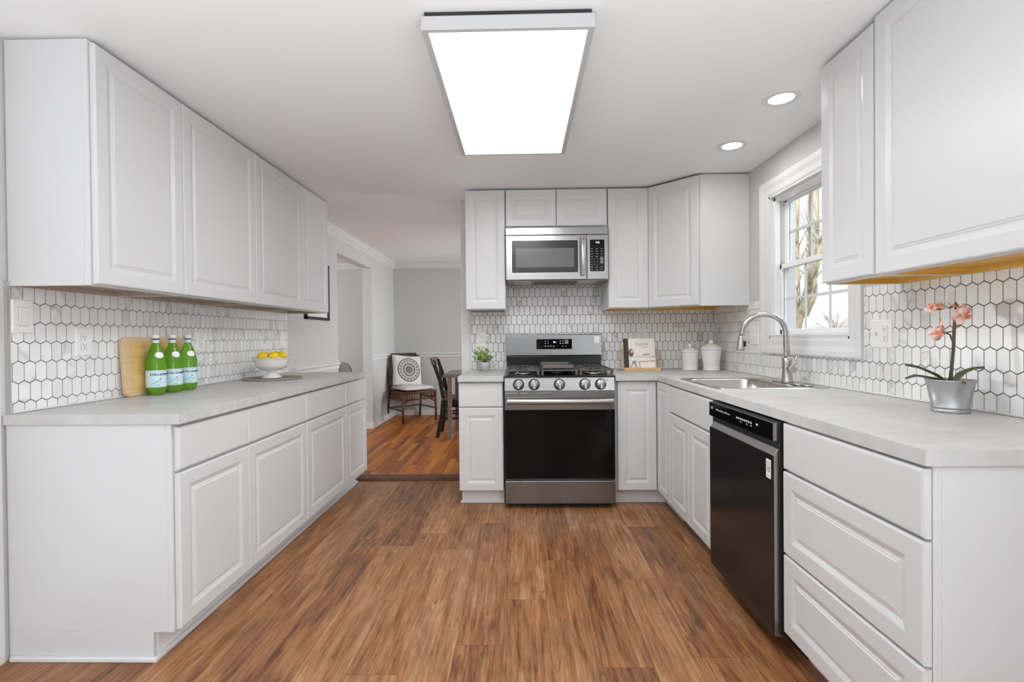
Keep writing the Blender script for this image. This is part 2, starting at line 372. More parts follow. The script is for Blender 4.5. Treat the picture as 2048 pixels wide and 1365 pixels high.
# left wall with opening into next room (y 1.02..2.18, z<2.08) and glass door opening near the camera
b = MB()
b.box(XL-.12, XL, -2.55, 1.02, 0, ZC); b.box(XL-.12, XL, 2.18, DB, 0, ZC); b.box(XL-.12, XL, 1.02, 2.18, 2.085, ZC)
b.box(XL-.12, XL, -7.6, -4.65, 0, ZC); b.box(XL-.12, XL, -4.65, -2.55, 2.08, ZC)
struct(b.build('wall_left', WALL))
# back wall of kitchen
struct(MB().box(-.485, XR+.12, 0, .11, 0, ZC).build('wall_back', WALL))
b = MB()  # right wall with window hole y -1.63..-.90, z 1.17..2.05
wy0, wy1, wz0, wz1 = -1.635, -.895, 1.165, 2.055
b.box(XR, XR+.14, -7.6, wy0, 0, ZC); b.box(XR, XR+.14, wy1, .11, 0, ZC); b.box(XR, XR+.14, wy0, wy1, 0, wz0); b.box(XR, XR+.14, wy0, wy1, wz1, ZC)
struct(b.build('wall_right', WALL))
struct(MB().box(-6, XR+.14, DB, DB+.12, 0, ZC).build('wall_dining_back', WALL))
struct(MB().box(XR+.02, XR+.14, .11, DB, 0, ZC).build('wall_dining_right', WALL))
struct(MB().box(-6.1, -6, -1, DB, 0, ZC).build('wall_next_room', WALL))
b = MB(); b.box(XL-.12, .55, -7.7, -7.6, 0, ZC); b.box(1.5, XR+.14, -7.7, -7.6, 0, ZC); b.box(.55, 1.5, -7.7, -7.6, 2.1, ZC)
b.box(.5, .55, -9.6, -7.7, 0, ZC); b.box(1.5, 1.55, -9.6, -7.7, 0, ZC); b.box(.5, 1.55, -9.7, -9.6, 0, ZC); b.box(.5, 1.55, -9.7, -7.6, ZC, ZC+.05); b.box(.5, 1.55, -9.7, -7.6, -.05, 0); struct(b.build('wall_rear', WALL))  # unseen dark box behind the opening, added to darken reflections in the steel
b = MB()
for y0_, y1_ in ((-4.65, -4.58), (-3.64, -3.56), (-2.62, -2.55)): b.box(XL-.11, XL-.05, y0_, y1_, 0, 2.08)
b.box(XL-.11, XL-.05, -4.65, -2.55, 2.01, 2.08); b.box(XL-.11, XL-.05, -4.65, -2.55, 0, .06); struct(b.build('door_1', TRIM))
# white end board of the back wall
struct(MB().box(-.492, -.425, -.018, .0, .0, ZC-.002).build('trim_2', TRIM, bev=.003))
struct(MB().box(-.4245, -.413, -.012, .0, .912, 1.40).build('trim_3', TRIM))
# crown, chair rail, baseboards
def crown(name, p0, p1, nx, ny):
    d = Vector(p1)-Vector(p0); prof = [(0, 0), (.065, 0), (.065, -.010), (.055, -.016), (.045, -.030), (.022, -.052), (.014, -.060), (.014, -.068), (.006, -.074), (.006, -.082), (0, -.082)]
    b = MB(); r0 = []; r1 = []
    for u, z in prof:
        off = Vector((nx*u, ny*u, z)); r0.append(b.b.verts.new(Vector(p0)+off)); r1.append(b.b.verts.new(Vector(p1)+off))
    n = len(prof); b._f(r0[::-1]); b._f(r1)
    for i in range(n): b._f([r0[i], r0[(i+1) % n], r1[(i+1) % n], r1[i]])
    return struct(b.build(name, TRIM))
crown('trim_4', (XL, -.02, ZC-.001), (XL, DB, ZC-.001), 1, 0); crown('trim_5', (XL, DB, ZC-.001), (XR, DB, ZC-.001), 0, -1); crown('trim_6', (-6, DB, ZC-.001), (XL-.12, DB, ZC-.001), 0, -1)
def rail(name, p0, p1, nx, ny):
    prof = [(0, 0), (.010, .004), (.012, .014), (.008, .022), (.012, .036), (.026, .046), (.030, .056), (.026, .066), (0, .070)]
    b = MB(); r0 = []; r1 = []
    for u, z in prof:
        off = Vector((nx*u, ny*u, z)); r0.append(b.b.verts.new(Vector(p0)+off)); r1.append(b.b.verts.new(Vector(p1)+off))
    n = len(prof); b._f(r0[::-1]); b._f(r1)
    for i in range(n): b._f([r0[i], r0[(i+1) % n], r1[(i+1) % n], r1[i]])
    return struct(b.build(name, TRIM))
rail('trim_7', (XL, .02, .872), (XL, 1.02, .872), 1, 0); rail('trim_8', (XL, 2.18, .895), (XL, DB, .895), 1, 0); rail('trim_9', (XL, DB, .895), (XR, DB, .895), 0, -1)
struct(MB().box(XL, XL+.014, 2.18, DB, .018, .10).build('baseboard_left', TRIM, bev=.004))
struct(MB().box(XL-.125, XL+.014, 2.166, 2.18, .018, .10).build('baseboard_pier', TRIM, bev=.004))
struct(MB().box(XL, XR, DB-.014, DB, .018, .10).build('baseboard_back', TRIM, bev=.004))
struct(MB().box(XL, XL+.014, .0, 1.02, .018, .10).build('baseboard_left_side', TRIM, bev=.004))

# ---------------------------------------------------------------- backsplashes
def clip(poly, ax, val, keep):
    out = []
    for i in range(len(poly)):
        a, c = poly[i], poly[(i+1) % len(poly)]; ia = (a[ax]-val)*keep >= 0; ic = (c[ax]-val)*keep >= 0
        if ia: out.append(a)
        if ia != ic:
            t = (val-a[ax])/(c[ax]-a[ax]); out.append((a[0]+t*(c[0]-a[0]), a[1]+t*(c[1]-a[1])))
    return out
TW, TV, TA, G = .0437, .0756, .011, .0013
def splash(rects, u_ph, z_ph, conv, label, parity=0, row1=None):
    """tiles clipped to rects (u0,u1,z0,z1); conv(u,z,d)->world"""
    b = MB(); lay = b.b.loops.layers.float_color.new('rnd')
    us = [r[0] for r in rects]+[r[1] for r in rects]; zs = [r[2] for r in rects]+[r[3] for r in rects]
    b.m(GROUT)
    for u0, u1, z0, z1 in rects:
        v = [b.b.verts.new(conv(u, z, d)) for d in (0, .0045) for u, z in ((u0, z0), (u1, z0), (u1, z1), (u0, z1))]
        for f in ((3, 2, 1, 0), (4, 5, 6, 7), (0, 1, 5, 4), (1, 2, 6, 5), (2, 3, 7, 6), (3, 0, 4, 7)): b._f([v[i] for i in f])
    b.m(TILE)
    for r in range(-4, 22):
        zt = z_ph - TV*r; zb = zt-TV      # row between zigzag centre lines
        if zb-.02 > max(zs) or zt+.02 < min(zs): continue
        off = 0 if r % 2 == parity else TW/2
        k0 = int((min(us)-u_ph)/TW)-2; k1 = int((max(us)-u_ph)/TW)+2
        for k in range(k0, k1):
            ul = u_ph+off+k*TW; uc = ul+TW/2; a = TW/2-G; g = G*1.15
            P = [(uc-a, zb+TA/2+g*.6), (uc, zb-TA/2+g), (uc+a, zb+TA/2+g*.6), (uc+a, zt-TA/2-g*.6), (uc, zt+TA/2-g), (uc-a, zt-TA/2-g*.6)]
            rn = (random.random(), random.random(), random.random(), 1)
            for u0, u1, z0, z1 in rects:
                q = clip(clip(clip(clip(P, 0, u0, 1), 0, u1, -1), 1, z0, 1), 1, z1, -1)
                if len(q) < 3: continue
                A = [b.b.verts.new(conv(u, z, .004)) for u, z in q]; cu = sum(x[0] for x in q)/len(q); cz = sum(x[1] for x in q)/len(q)
                B = [b.b.verts.new(conv(u+(.0006 if u < cu else -.0006), z+(.0006 if z < cz else -.0006), .0062)) for u, z in q]
                n = len(q); fs = [b._f(B)]+[b._f([A[i], A[(i+1) % n], B[(i+1) % n], B[i]]) for i in range(n)]
                for f in fs:
                    if f:
                        for l in f.loops: l[lay] = rn
    return tag(b.build('tile_backsplash'), label, 'backsplash')
splash([(-2.235, -.085, .912, 1.415)], -2.1163, 1.331, lambda u, z, d: Vector((XL+d+.0006, u, z)), 'white picket tile backsplash with dark grout above the left counter')
splash([(-.413, XR, .912, 1.43)] + [(-.118, .668, 1.43, 1.62)], 1.583-TW*60, 1.3642, lambda u, z, d: Vector((u, -d-.0006, z)), 'white picket tile backsplash behind the range on the back wall')
splash([(-2.87, -1.735, .912, 1.40), (-1.735, -.79, .912, 1.066), (-.79, -.007, .912, 1.412)], -2.1614-TW*20, 1.357, lambda u, z, d: Vector((XR-d-.0006, u, z)), 'white picket tile backsplash around the window behind the sink')
struct(MB().box(XL, XL+.004, -2.548, -2.265, 0, ZC-.001).build('trim_19', TRIM))
struct(MB().box(XL, XL+.012, -2.246, -2.235, .912, 1.41).build('trim_10', mat('metal_edge', (.55, .55, .54), .4, .6)))
def caulk(nm, x0, x1, y0, y1): struct(MB().box(x0, x1, y0, y1, .9135, .9215).build(nm, TRIM, bev=.003))
caulk('trim_11', XL+.006, XL+.016, -2.23, -.10); caulk('trim_12', -.41, -.125, -.016, -.006); caulk('trim_13', .65, XR-.006, -.016, -.006); caulk('trim_14', XR-.016, XR-.006, -2.86, -.016)

# ---------------------------------------------------------------- counters
def counter(poly, label, hole=None):
    b = MB(); c = (sum(p[0] for p in poly)/len(poly), sum(p[1] for p in poly)/len(poly), .875)
    if not hole: b.prism(poly, .875, .9125)
    else:
        for q in hole: b.prism(q, .875, .9125)
    o = b.build('countertop', CTR, origin=c, bev=0 if hole else .0015); return tag(o, label, 'countertop')
CX = XL+.6635
counter([(XL+.005, -2.262), (CX, -2.262), (CX, -.117), (XL+.005, -.117)], 'long grey laminate countertop on the left, under the bottles and bowl')
counter([(-.443, -.66), (-.123, -.66), (-.123, -.007), (-.443, -.007)], 'short grey countertop left of the range, under the small potted plant')
XC = .937; YN = -2.866
hx0, hx1, hy0, hy1 = 1.005, 1.525, -1.55, -.985
counter([(0, 0), (1, -1)], 'L-shaped grey laminate countertop around the sink on the right', hole=[
    [(.650, -.66), (XC, -.66), (XC, -.007), (.650, -.007)], [(XC, hy1), (XR-.007, hy1), (XR-.007, -.007), (XC, -.007)],
    [(XC, hy0), (hx0, hy0), (hx0, hy1), (XC, hy1)], [(hx1, hy0), (XR-.007, hy0), (XR-.007, hy1), (hx1, hy1)], [(XC, YN), (XR-.007, YN), (XR-.007, hy0), (XC, hy0)]])

# ---------------------------------------------------------------- cabinets
def base_cab(label, x0, x1, y0, y1, face, parts, endpanel=None, group=None, notoe=False, name='base_cabinet'):
    """box footprint; face side gets fronts. parts: list of (u0,u1,z0,z1,kind)"""
    F = {'+X': (x1, y0), '-X': (x0, y1), '-Y': (x0, y1)}
    cx, cy = (x0+x1)/2, (y0+y1)/2
    t = thing(name, label, 'cabinet', (cx, cy, 0), group=group)
    ft = .02
    b = MB(); g = .0005
    if face == '+X':
        b.box(x0, x1-ft, y0+g, y1-g, .105, .875); fb = MB().box(x1-ft, x1, y0+g, y1-g, .105, .875); kb = MB().box(x0+.05, x1-.073, y0+g, y1-g, 0, .105)
        if endpanel == 'low': kb = MB().box(x0+.05, x1-.073, y0+.02, y1-g, 0, .105); b.box(x0, x1-.076, y0+g, y0+.02, 0, .105)
        M0 = lambda u, z: FR(x1, y0+u, z, '+X')
    elif face == '-X':
        if name == 'sink_base_cabinet':
            b.box(x0+ft, x1, y0+g, y0+.016, .105, .875); b.box(x0+ft, x1, y1-.016, y1-g, .105, .875); b.box(x0+ft, x1, y0+.016, y1-.016, .105, .121); b.box(x1-.01, x1, y0+.016, y1-.016, .121, .875)
        else: b.box(x0+ft, x1, y0+g, y1-g, .105, .875)
        fb = MB().box(x0, x0+ft, y0+g, y1-g, .105, .875); kb = MB().box(x0+.075, x1-.05, y0+g, y1-g, 0, .105)
        if endpanel == 'low': kb = MB().box(x0+.075, x1-.05, y0+.02, y1-g, 0, .105); b.box(x0+.075, x1, y0+g, y0+.02, 0, .105)
        M0 = lambda u, z: FR(x0, y1-u, z, '-X')
    else:
        b.box(x0+g, x1-g, y0+ft, y1, .105, .875); fb = MB().box(x0+g, x1-g, y0, y0+ft, .105, .875); kb = MB().box(x0+.012, x1-g, y0+.055, y1-.05, 0, .105)
        M0 = lambda u, z: FR(x0+u, y0, z, '-Y')
    b.build('carcass', CAB, t, bev=.0015); fb.build('face_frame', CAB, t, bev=.001); kb.build('toe_kick', TRIM, t)
    for u0, u1, z0, z1, kind in parts:
        M = M0(u0, z0) @ Matrix.Translation((0, -.002, 0))
        door_geo(u1-u0, z1-z0, M, kind == 'slab').build('drawer_front' if kind in ('slab', 'drawer') else 'door', CAB, t)
    return t
LY = [-2.254, -1.79, -1.18, -.542, -.078]
lab = ['nearest the camera on the left', 'second from the near left end', 'third from the near left end', 'narrow, at the far left end']
xf = -1.2905
for i in range(4):
    w = LY[i+1]-LY[i]; e = .012 if i == 0 else .0015
    base_cab('white base cabinet, drawer over door, '+lab[i], XL+.008, xf, LY[i], LY[i+1], '+X',
             [(e, w-.0015, .700, .862, 'slab'), (e, w-.0015, .112, .690, 'door')], 'low' if i == 0 else None, 'white base cabinets in the left run')
# shoe moulding at left toe
struct(MB().prism([(XL+.02, -2.268), (xf-.056, -2.268), (xf-.056, -.075), (xf-.073, -.075), (xf-.073, -2.2539), (XL+.02, -2.2539)], 0, .018).build('trim_15', TRIM, bev=.004))
# back left small unit
base_cab('narrow white base cabinet with drawer and door, left of the range', -.442, -.127, -.615, -.008, '-Y',
         [(.002, .312, .696, .866, 'slab'), (.002, .312, .108, .690, 'door')])
struct(MB().box(-.442, -.127, -.572, -.559, 0, .018).build('trim_16', TRIM, bev=.004))
# corner unit with two-leaf door
FXR = .962
t = thing('corner_base_cabinet', 'white corner base cabinet with folding two-leaf door, right of the range', 'cabinet', (1.2, -.45, 0))
b = MB(); b.prism([(.648, -.008), (XR-.008, -.008), (XR-.008, -.914), (FXR+.02, -.914), (FXR+.02, -.595), (.648, -.595)], .105, .875); b.build('carcass', CAB, t)
b = MB(); b.prism([(.648, -.615), (FXR, -.615), (FXR, -.914), (FXR+.02, -.914), (FXR+.02, -.595), (.648, -.595)], .105, .875); b.build('face_frame', CAB, t)
b = MB(); b.prism([(.648, -.555), (1.022, -.555), (1.022, -.914), (1.05, -.914), (1.05, -.53), (.648, -.53)], 0, .105); b.build('toe_kick', TRIM, t)
door_geo(.270, .760, FR(.668, -.617, .108, '-Y')).build('door', CAB, t)
door_geo(.262, .760, FR(FXR-.002, -.642, .108, '-X'), k=.85).build('door', CAB, t)
struct(MB().box(.648, 1.022, -.568, -.555, 0, .016).build('trim_17', TRIM, bev=.004))
base_cab('white sink base cabinet with false drawer front and two doors', FXR, XR-.008, -1.62, -.915, '-X',
         [(.0015, .702, .700, .862, 'slab'), (.0015, .350, .108, .690, 'door'), (.354, .702, .108, .690, 'door')], name='sink_base_cabinet')
base_cab('white three-drawer base cabinet at the near right end, beside the dishwasher', FXR, XR-.008, -2.856, -2.245, '-X',
         [(.0015, .609, .700, .866, 'slab'), (.0015, .609, .398, .692, 'drawer'), (.0015, .609, .110, .390, 'drawer')], 'low', name='drawer_base_cabinet')

def upper_cab(label, x0, x1, y0, y1, face, parts, group=None, zb=1.392, zt=2.306, under=MAPLE, name='wall_cabinet', rec=.022):
    cx, cy = (x0+x1)/2, (y0+y1)/2
    t = thing(name, label, 'cabinet', (cx, cy, zb), group=group); ft = .02; g = .0005
    # carcass: two sides, top, back, recessed bottom
    b = MB()
    if face in ('+X', '-X'):
        xa, xb = (x0, x1-ft) if face == '+X' else (x0+ft, x1)
        b.box(xa, xb, y0+g, y0+.016, zb, zt); b.box(xa, xb, y1-.016, y1-g, zb, zt); b.box(xa, xb, y0+.016, y1-.016, zt-.016, zt)
        fr = MB(); xf0, xf1 = (x1-ft, x1) if face == '+X' else (x0, x0+ft)
        fr.box(xf0, xf1, y0+g, y1-g, zb, zt)
        un = MB().box(xa, xb, y0+.016, y1-.016, zb+rec, zb+rec+.012)
        un.box(*((x0, x0+.014) if face == '+X' else (x1-.014, x1)), y0+.016, y1-.016, zb, zb+rec)
        un.box(xa, xb, y0+.0161, y0+.0175, zb, zb+rec); un.box(xa, xb, y1-.0175, y1-.0161, zb, zb+rec)
        M0 = (lambda u, z: FR(x1, y0+u, z, '+X')) if face == '+X' else (lambda u, z: FR(x0, y1-u, z, '-X'))
    else:
        b.box(x0+g, x0+.016, y0+ft, y1, zb, zt); b.box(x1-.016, x1-g, y0+ft, y1, zb, zt); b.box(x0+.016, x1-.016, y0+ft, y1, zt-.016, zt)
        fr = MB().box(x0+g, x1-g, y0, y0+ft, zb, zt)
        un = MB().box(x0+.016, x1-.016, y0+ft, y1, zb+rec, zb+rec+.012); un.box(x0+.016, x1-.016, y1-.014, y1, zb, zb+rec)
        M0 = lambda u, z: FR(x0+u, y0, z, '-Y')
    b.build('carcass', CAB, t); fr.build('face_frame', CAB, t, bev=.001); un.build('bottom_panel', under, t)
    for u0, u1, z0, z1 in parts:
        door_geo(u1-u0, z1-z0, M0(u0, z0) @ Matrix.Translation((0, -.002, 0))).build('door', CAB, t)
    return t
UY = [-2.235, -1.760, -1.140, -.518, -.062]; xu = -1.600
lab = ['nearest the camera on the left', 'wide, second from the near end on the left', 'wide, third from the near end on the left', 'narrow, at the far end of the left run']
for i in range(4):
    w = UY[i+1]-UY[i]; e = .010 if i == 0 else .0015
    upper_cab('white wall cabinet with one raised-panel door, '+lab[i], XL+.006, xu, UY[i], UY[i+1], '+X', [(e, w-.0015, 1.398, 2.296)], 'white wall cabinets in the left run', under=MAPLE2)
upper_cab('narrow white wall cabinet left of the microwave', -.417, -.112, -.318, -.006, '-Y', [(.001, .303, 1.398, 2.300)], under=MAPLE2)
upper_cab('short two-door white wall cabinet above the microwave', -.110, .662, -.318, -.006, '-Y', [(.004, .3835, 2.022, 2.300), (.3875, .768, 2.022, 2.300)], zb=2.012)
upper_cab('narrow white wall cabinet right of the microwave', .664, .970, -.318, -.006, '-Y', [(.002, .304, 1.398, 2.300)])
# diagonal corner
t = thing('corner_wall_cabinet', 'white diagonal corner wall cabinet with flat side beside the window', 'cabinet', (1.3, -.3, 1.392))
poly = [(.972, -.006), (.972, -.318), (1.263, -.612), (XR-.002, -.612), (XR-.002, -.006)]
b = MB(); b.prism(poly, 1.414, 2.306)
for (ax, ay), (bx, by) in ((poly[0], poly[1]), (poly[2], poly[3])):
    b.box(min(ax, bx), max(ax, bx)+(.016 if ax == bx else 0), min(ay, by), max(ay, by)+(.016 if ay == by else 0), 1.392, 1.414)
b.build('carcass', CAB, t)
d = Vector((1.263-.972, -.612+.318, 0)); ln = d.length; ang = math.atan2(d.y, d.x)
MF = FR(.972, -.318, 0, ang)
MB().box(0, ln, -.001, .018, 1.392, 2.306, M=MF).build('face_frame', CAB, t)
MB().prism([(.99, -.03), (.99, -.318), (1.275, -.596), (XR-.005, -.596), (XR-.005, -.03)], 1.4125, 1.4135).build('bottom_panel', MAPLE, t)
MB().box(.99, XR-.005, -.03, -.008, 1.394, 1.4135).build('hanging_rail', MAPLE, t)
door_geo(ln-.024, .902, MF @ Matrix.Translation((.012, -.003, 1.398))).build('door', CAB, t)
# right uppers
upper_cab('narrow white wall cabinet on the right wall, just beside the window', 1.287, XR-.008, -2.252, -1.945, '-X', [(.002, .302, 1.398, 2.296)], 'white wall cabinets on the right wall')
upper_cab('wide white wall cabinet at the near right end, above the orchid', 1.282, XR-.008, -2.866, -2.256, '-X', [(.004, .606, 1.394, 2.306)], 'white wall cabinets on the right wall', zt=2.314)

# ---------------------------------------------------------------- range
RX0, RX1 = -.116, .640; RC = (RX0+RX1)/2
t = thing('gas_range', 'stainless steel gas range with black glass oven door', 'range', (RC, -.36, 0))
b = MB(); b.m(STEELD).box(RX0, RX1, -.655, -.03, .035, .905); b.m(BLK).box(RX0+.02, RX1-.02, -.62, -.05, .0, .035); b.build('body', None, t)
MB().box(RX0, RX1, -.692, -.656, .036, .192).build('storage_drawer', STEELD, t, bev=.004)
# oven door
b = MB(); b.box(RX0, RX1, -.685, -.656, .204, .800); od = b.build('oven_door', STEELD, t, bev=.003)
b = MB(); b.box(RX0+.001, RX1-.001, -.690, -.684, .206, .682); b.build('door_glass', BLACKGL, od, bev=.001)
b = MB()
for z in (.470, .575): b.box(.03, .50, -.6845, -.6838, z, z+.002)
# handle: shallow arc bar with two standoffs
b = MB(); b.grid(lambda u, v: Vector((RX0+.016+u*(RX1-RX0-.03), -.728-.016*math.sin(PI*u)**.6 + .013*math.cos(2*PI*v), .744+.019*math.sin(2*PI*v))), 30, 16)
for x in (RX0+.03, RX1-.03): b.box(x-.012, x+.012, -.735, -.684, .733, .755)
for u in (0, 1): b.box(RX0+.014+u*(RX1-RX0-.032), RX0+.018+u*(RX1-RX0-.032), -.740, -.716, .728, .760)
b.build('handle', STEELB, od)
# control panel (slightly sloped) and knobs
b = MB(); b.prism([(-.690, .812), (-.655, .812), (-.655, .905), (-.676, .905)], RX0, RX1, 'X'); cp = b.build('control_panel', STEEL, t, bev=.002)
KX = [-.019, .088, .262, .436, .544]
for k, x in enumerate(KX):
    M = Matrix.Translation((x, -.684, .856)) @ Matrix.Rotation(PI/2-.14, 4, 'X')
    b = MB(); b.m(BLK).lathe([(.0385, 0), (.0385, .005), (.030, .008)], M=M, seg=28)
    b.m(KNOBM).lathe([(.0325, .006), (.0315, .026), (.029, .030), (.002, .031)], M=M, seg=28)
    b.prism([(-.0075, -.031), (.0075, -.031), (.006, .031), (-.006, .031)], .029, .047, M=M @ Matrix.Rotation((0, 0, 0, .05, 0)[k], 4, 'Z')); b.m(BLK).box(-.011, .011, -.034, -.027, .018, .041, M=M)
    kb = b.build('knob', None, t)
for x in (.305, .470, .585): MB().box(x, x+.012, -.6836, -.6826, .876, .888).build('knob_mark', PALETX, cp)
# cooktop
b = MB(); b.prism([(-.700, .905), (-.690, .914), (-.05, .918), (-.05, .905)], RX0-.004, RX1+.004, 'X'); ck = b.build('cooktop', BLACKEN, t, bev=.002)
for k, (x0, x1) in enumerate(((RX0+.012, .128), (.138, .392), (.402, RX1-.002))):
    b = MB(); bt = .011
    ys = (-.655, -.12); z1 = .957
    for y in ys: b.box(x0, x1, y-.007, y+.007, z1-bt, z1)
    for x in (x0+.006, x1-.006): b.box(x-.006, x+.006, ys[0], ys[1], z1-bt, z1)
    for x in (x0+.01, x1-.01):
        for y in (ys[0]+.005, -.40, ys[1]-.005): b.box(x-.008, x+.008, y-.01, y+.01, .918, z1-.004)
    xm = (x0+x1)/2
    if k != 1:
        for yc in (-.52, -.25):
            for a in range(8):
                ca, sa = math.cos(a*PI/4), math.sin(a*PI/4); r1 = min(abs((x1-xm-.01)/ca) if abs(ca) > .01 else 9, .125/abs(sa) if abs(sa) > .01 else 9)
                b.tube([(xm+ca*.032, yc+sa*.032, z1-.002), (xm+ca*r1, yc+sa*r1, z1-.006)], .0055, 6)
        b.box(x0, x1, -.389, -.379, z1-bt, z1)
    else:
        for x in (xm-.05, xm+.05): b.box(x-.005, x+.005, ys[0], ys[1], z1-bt, z1)
    b.build('grate', IRON, t)
for x, y, r in ((.012, -.52, .045), (.012, -.25, .035), (.265, -.385, .04), (.52, -.52, .05), (.52, -.25, .035)):
    b = MB(); b.m(STEELB).lathe([(r+.012, .917), (r+.010, .925), (r, .930)], (x, y, 0), 24); b.m(BLACKEN).lathe([(r*.8, .930), (r*.8, .937), (r*.7, .940)], (x, y, 0), 24); b.build('burner', None, t)
# griddle plate on the middle grate
b = MB(); b.box(.150, .380, -.56, -.14, .9575, .966)
for a in ((.150, .158, -.56, -.14), (.372, .380, -.56, -.14), (.150, .380, -.56, -.552), (.150, .380, -.148, -.14)): b.box(*a, .966, .982)
tag(b.build('griddle_plate', mat('griddle_iron', (.17, .15, .14), .38, .3), origin=(.265, -.35, .9575), bev=.002), 'dark cast iron griddle plate on the middle of the range', 'griddle')
# backguard
b = MB(); b.m(BLACKEN).box(RX0+.0, RX1+.004, -.110, -.03, .905, 1.030); b.box(RX0+.01, RX1-.006, -.128, -.11, 1.015, 1.028); b.build('backguard_riser', None, t, bev=.002)
b = MB(); b.prism([(-.135, 1.036), (-.128, 1.198), (-.122, 1.203), (-.035, 1.203), (-.035, 1.036)], RX0-.003, RX1+.006, 'X'); bgd = b.build('backguard', STEELD, t, bev=.002)
DISP = MB().m(BLACKGL).prism([(-.1355, 1.085), (-.1335, 1.085), (-.1310, 1.165), (-.1320, 1.165)], .124, .408, 'X')
text('451', .017, TX(.270, -.1352, 1.140, '-Y'), DIGIT, 'clock_digits', t)
b = DISP.m(PALETX)
for r in range(2):
    for c in range(2): b.box(.190+c*.022, .200+c*.022, -.1352, -.1338, 1.146-r*.018, 1.150-r*.018)
for c in range(4): b.box(.190+c*.022, .202+c*.022, -.1360, -.1345, 1.106, 1.111)
for r in range(2):
    for c in range(2): b.box(.310+c*.022, .320+c*.022, -.1352, -.1338, 1.146-r*.018, 1.152-r*.018)
for c in range(2): b.box(.330+c*.024, .338+c*.024, -.1360, -.1345, 1.106, 1.110)
b.m(GREYTX).box(.351, .380, -.1352, -.1338, 1.143, 1.157); b.box(.351, .380, -.1354, -.1340, 1.126, 1.140)
b.build('display', None, t)
MB().box(.585, .628, -.1330, -.1308, 1.135, 1.185).build('sticker', WHITEL, t)
text('LG', .013, TX(-.068, -.1355, 1.058, '-Y'), mat('engraving', (.22, .22, .22), .5), 'engraved_logo', t)
text('thinq', .009, TX(.612, -.1355, 1.060, '-Y'), PALETX, 'engraved_mark', t)

# ---------------------------------------------------------------- microwave
MX0, MX1, MZ0, MZ1, MY = -.108, .656, 1.610, 2.002, -.385
t = thing('microwave', 'stainless over-the-range microwave with black glass window', 'microwave', ((MX0+MX1)/2, -.2, MZ0))
b = MB(); b.m(STEELD).box(MX0+.004, MX1-.004, MY+.03, -.012, MZ0-.004, MZ1-.002)
b.build('body', None, t)
MB().box(MX0, MX1, MY, MY+.03, 1.947, MZ1, ).build('vent_panel', STEEL, t, bev=.003)
md = MB().box(MX0, .496, MY-.004, MY+.03, MZ0, 1.944).build('door', STEEL, t, bev=.004)
def rrect(x0, x1, z0, z1, r, y0, y1, seg=5, mt=None):
    P = []
    for cx, cz, a0 in ((x1-r, z1-r, 0), (x0+r, z1-r, PI/2), (x0+r, z0+r, PI), (x1-r, z0+r, 1.5*PI)):
        for i in range(seg+1): a = a0+PI/2*i/seg; P.append((cx+r*math.cos(a), cz+r*math.sin(a)))
    return (MB().m(mt) if mt else MB()).prism(P, y0, y1, 'Y')
rrect(-.066, .436, 1.660, 1.908, .010, MY-.0045, MY-.0056).build('window_rim', STEELB, md)
rrect(-.062, .432, 1.664, 1.904, .009, MY-.0056, MY-.0065).build('black_surround', mat('black_surround', (.02, .02, .02), .25), md)
wm = mat('mesh_window', (.13, .13, .13), .22)
vv = N(wm, 'TexChecker'); vv.inputs['Scale'].default_value = 420; vv.inputs['Color1'].default_value = (.17, .17, .17, 1); vv.inputs['Color2'].default_value = (.09, .09, .09, 1); L(wm, coords(wm), vv.inputs[0]); L(wm, vv.outputs[0], BS(wm).inputs['Base Color'])
MB().box(-.032, .402, MY-.0071, MY-.0063, 1.704, 1.846).build('mesh_window', wm, md)
# handle
b = MB(); b.grid(lambda u, v: Vector((.466+.017*math.cos(2*PI*v), MY-.030-.024*math.sin(PI*u)+.007*math.sin(2*PI*v), 1.640+u*.287)), 20, 14)
for z in (1.650, 1.915): b.box(.455, .477, MY-.034, MY-.002, z-.008, z+.008)
b.build('handle', STEELB, md)
MB().box(.499, MX1, MY-.004, MY+.03, MZ0, 1.944).build('control_side', STEEL, t, bev=.003)
rrect(.515, .633, 1.665, 1.910, .010, MY-.0045, MY-.0056).build('keypad_rim', STEELB, t)

text('4:52', .017, TX(.577, MY-.0068, 1.884, '-Y'), DIGIT, 'clock_digits', t)
b = rrect(.519, .629, 1.669, 1.906, .009, MY-.0056, MY-.0065, mt=BLACKGL); b.m(mat('dim_print', (.38, .38, .38), .5))
for r in range(9):
    z = 1.838-r*.0195
    for c in range(3):
        if r in (4, 5, 6): b.box(.532+c*.021, .536+c*.021, MY-.0072, MY-.0064, z-.003, z+.003)
        else: b.box(.528+c*.036, .541+c*.036, MY-.0072, MY-.0064, z-.002, z+.002)
b.m(GREYTX)
b.box(.597, .620, MY-.0072, MY-.0064, 1.752, 1.772); b.box(.597, .620, MY-.0072, MY-.0064, 1.728, 1.748)
b.build('keypad', None, t)
# underside: filters, lamp panel, vent mouth
b = MB(); b.m(STEELB); b.box(-.05, .085, -.33, -.09, 1.600, 1.604); b.box(.44, .575, -.33, -.09, 1.600, 1.604)
b.m(mat('hood_filter_grey', (.30, .30, .30), .5, .5)).box(-.10, .645, -.378, -.03, 1.604, 1.607)
b.build('grease_filters', None, t)
MB().box(.11, .42, -.372, -.22, 1.592, 1.604).build('vent_mouth', BLK, t)
MB().box(.145, .375, -.17, -.06, 1.596, 1.604).build('lamp_cover', STEELB, t)

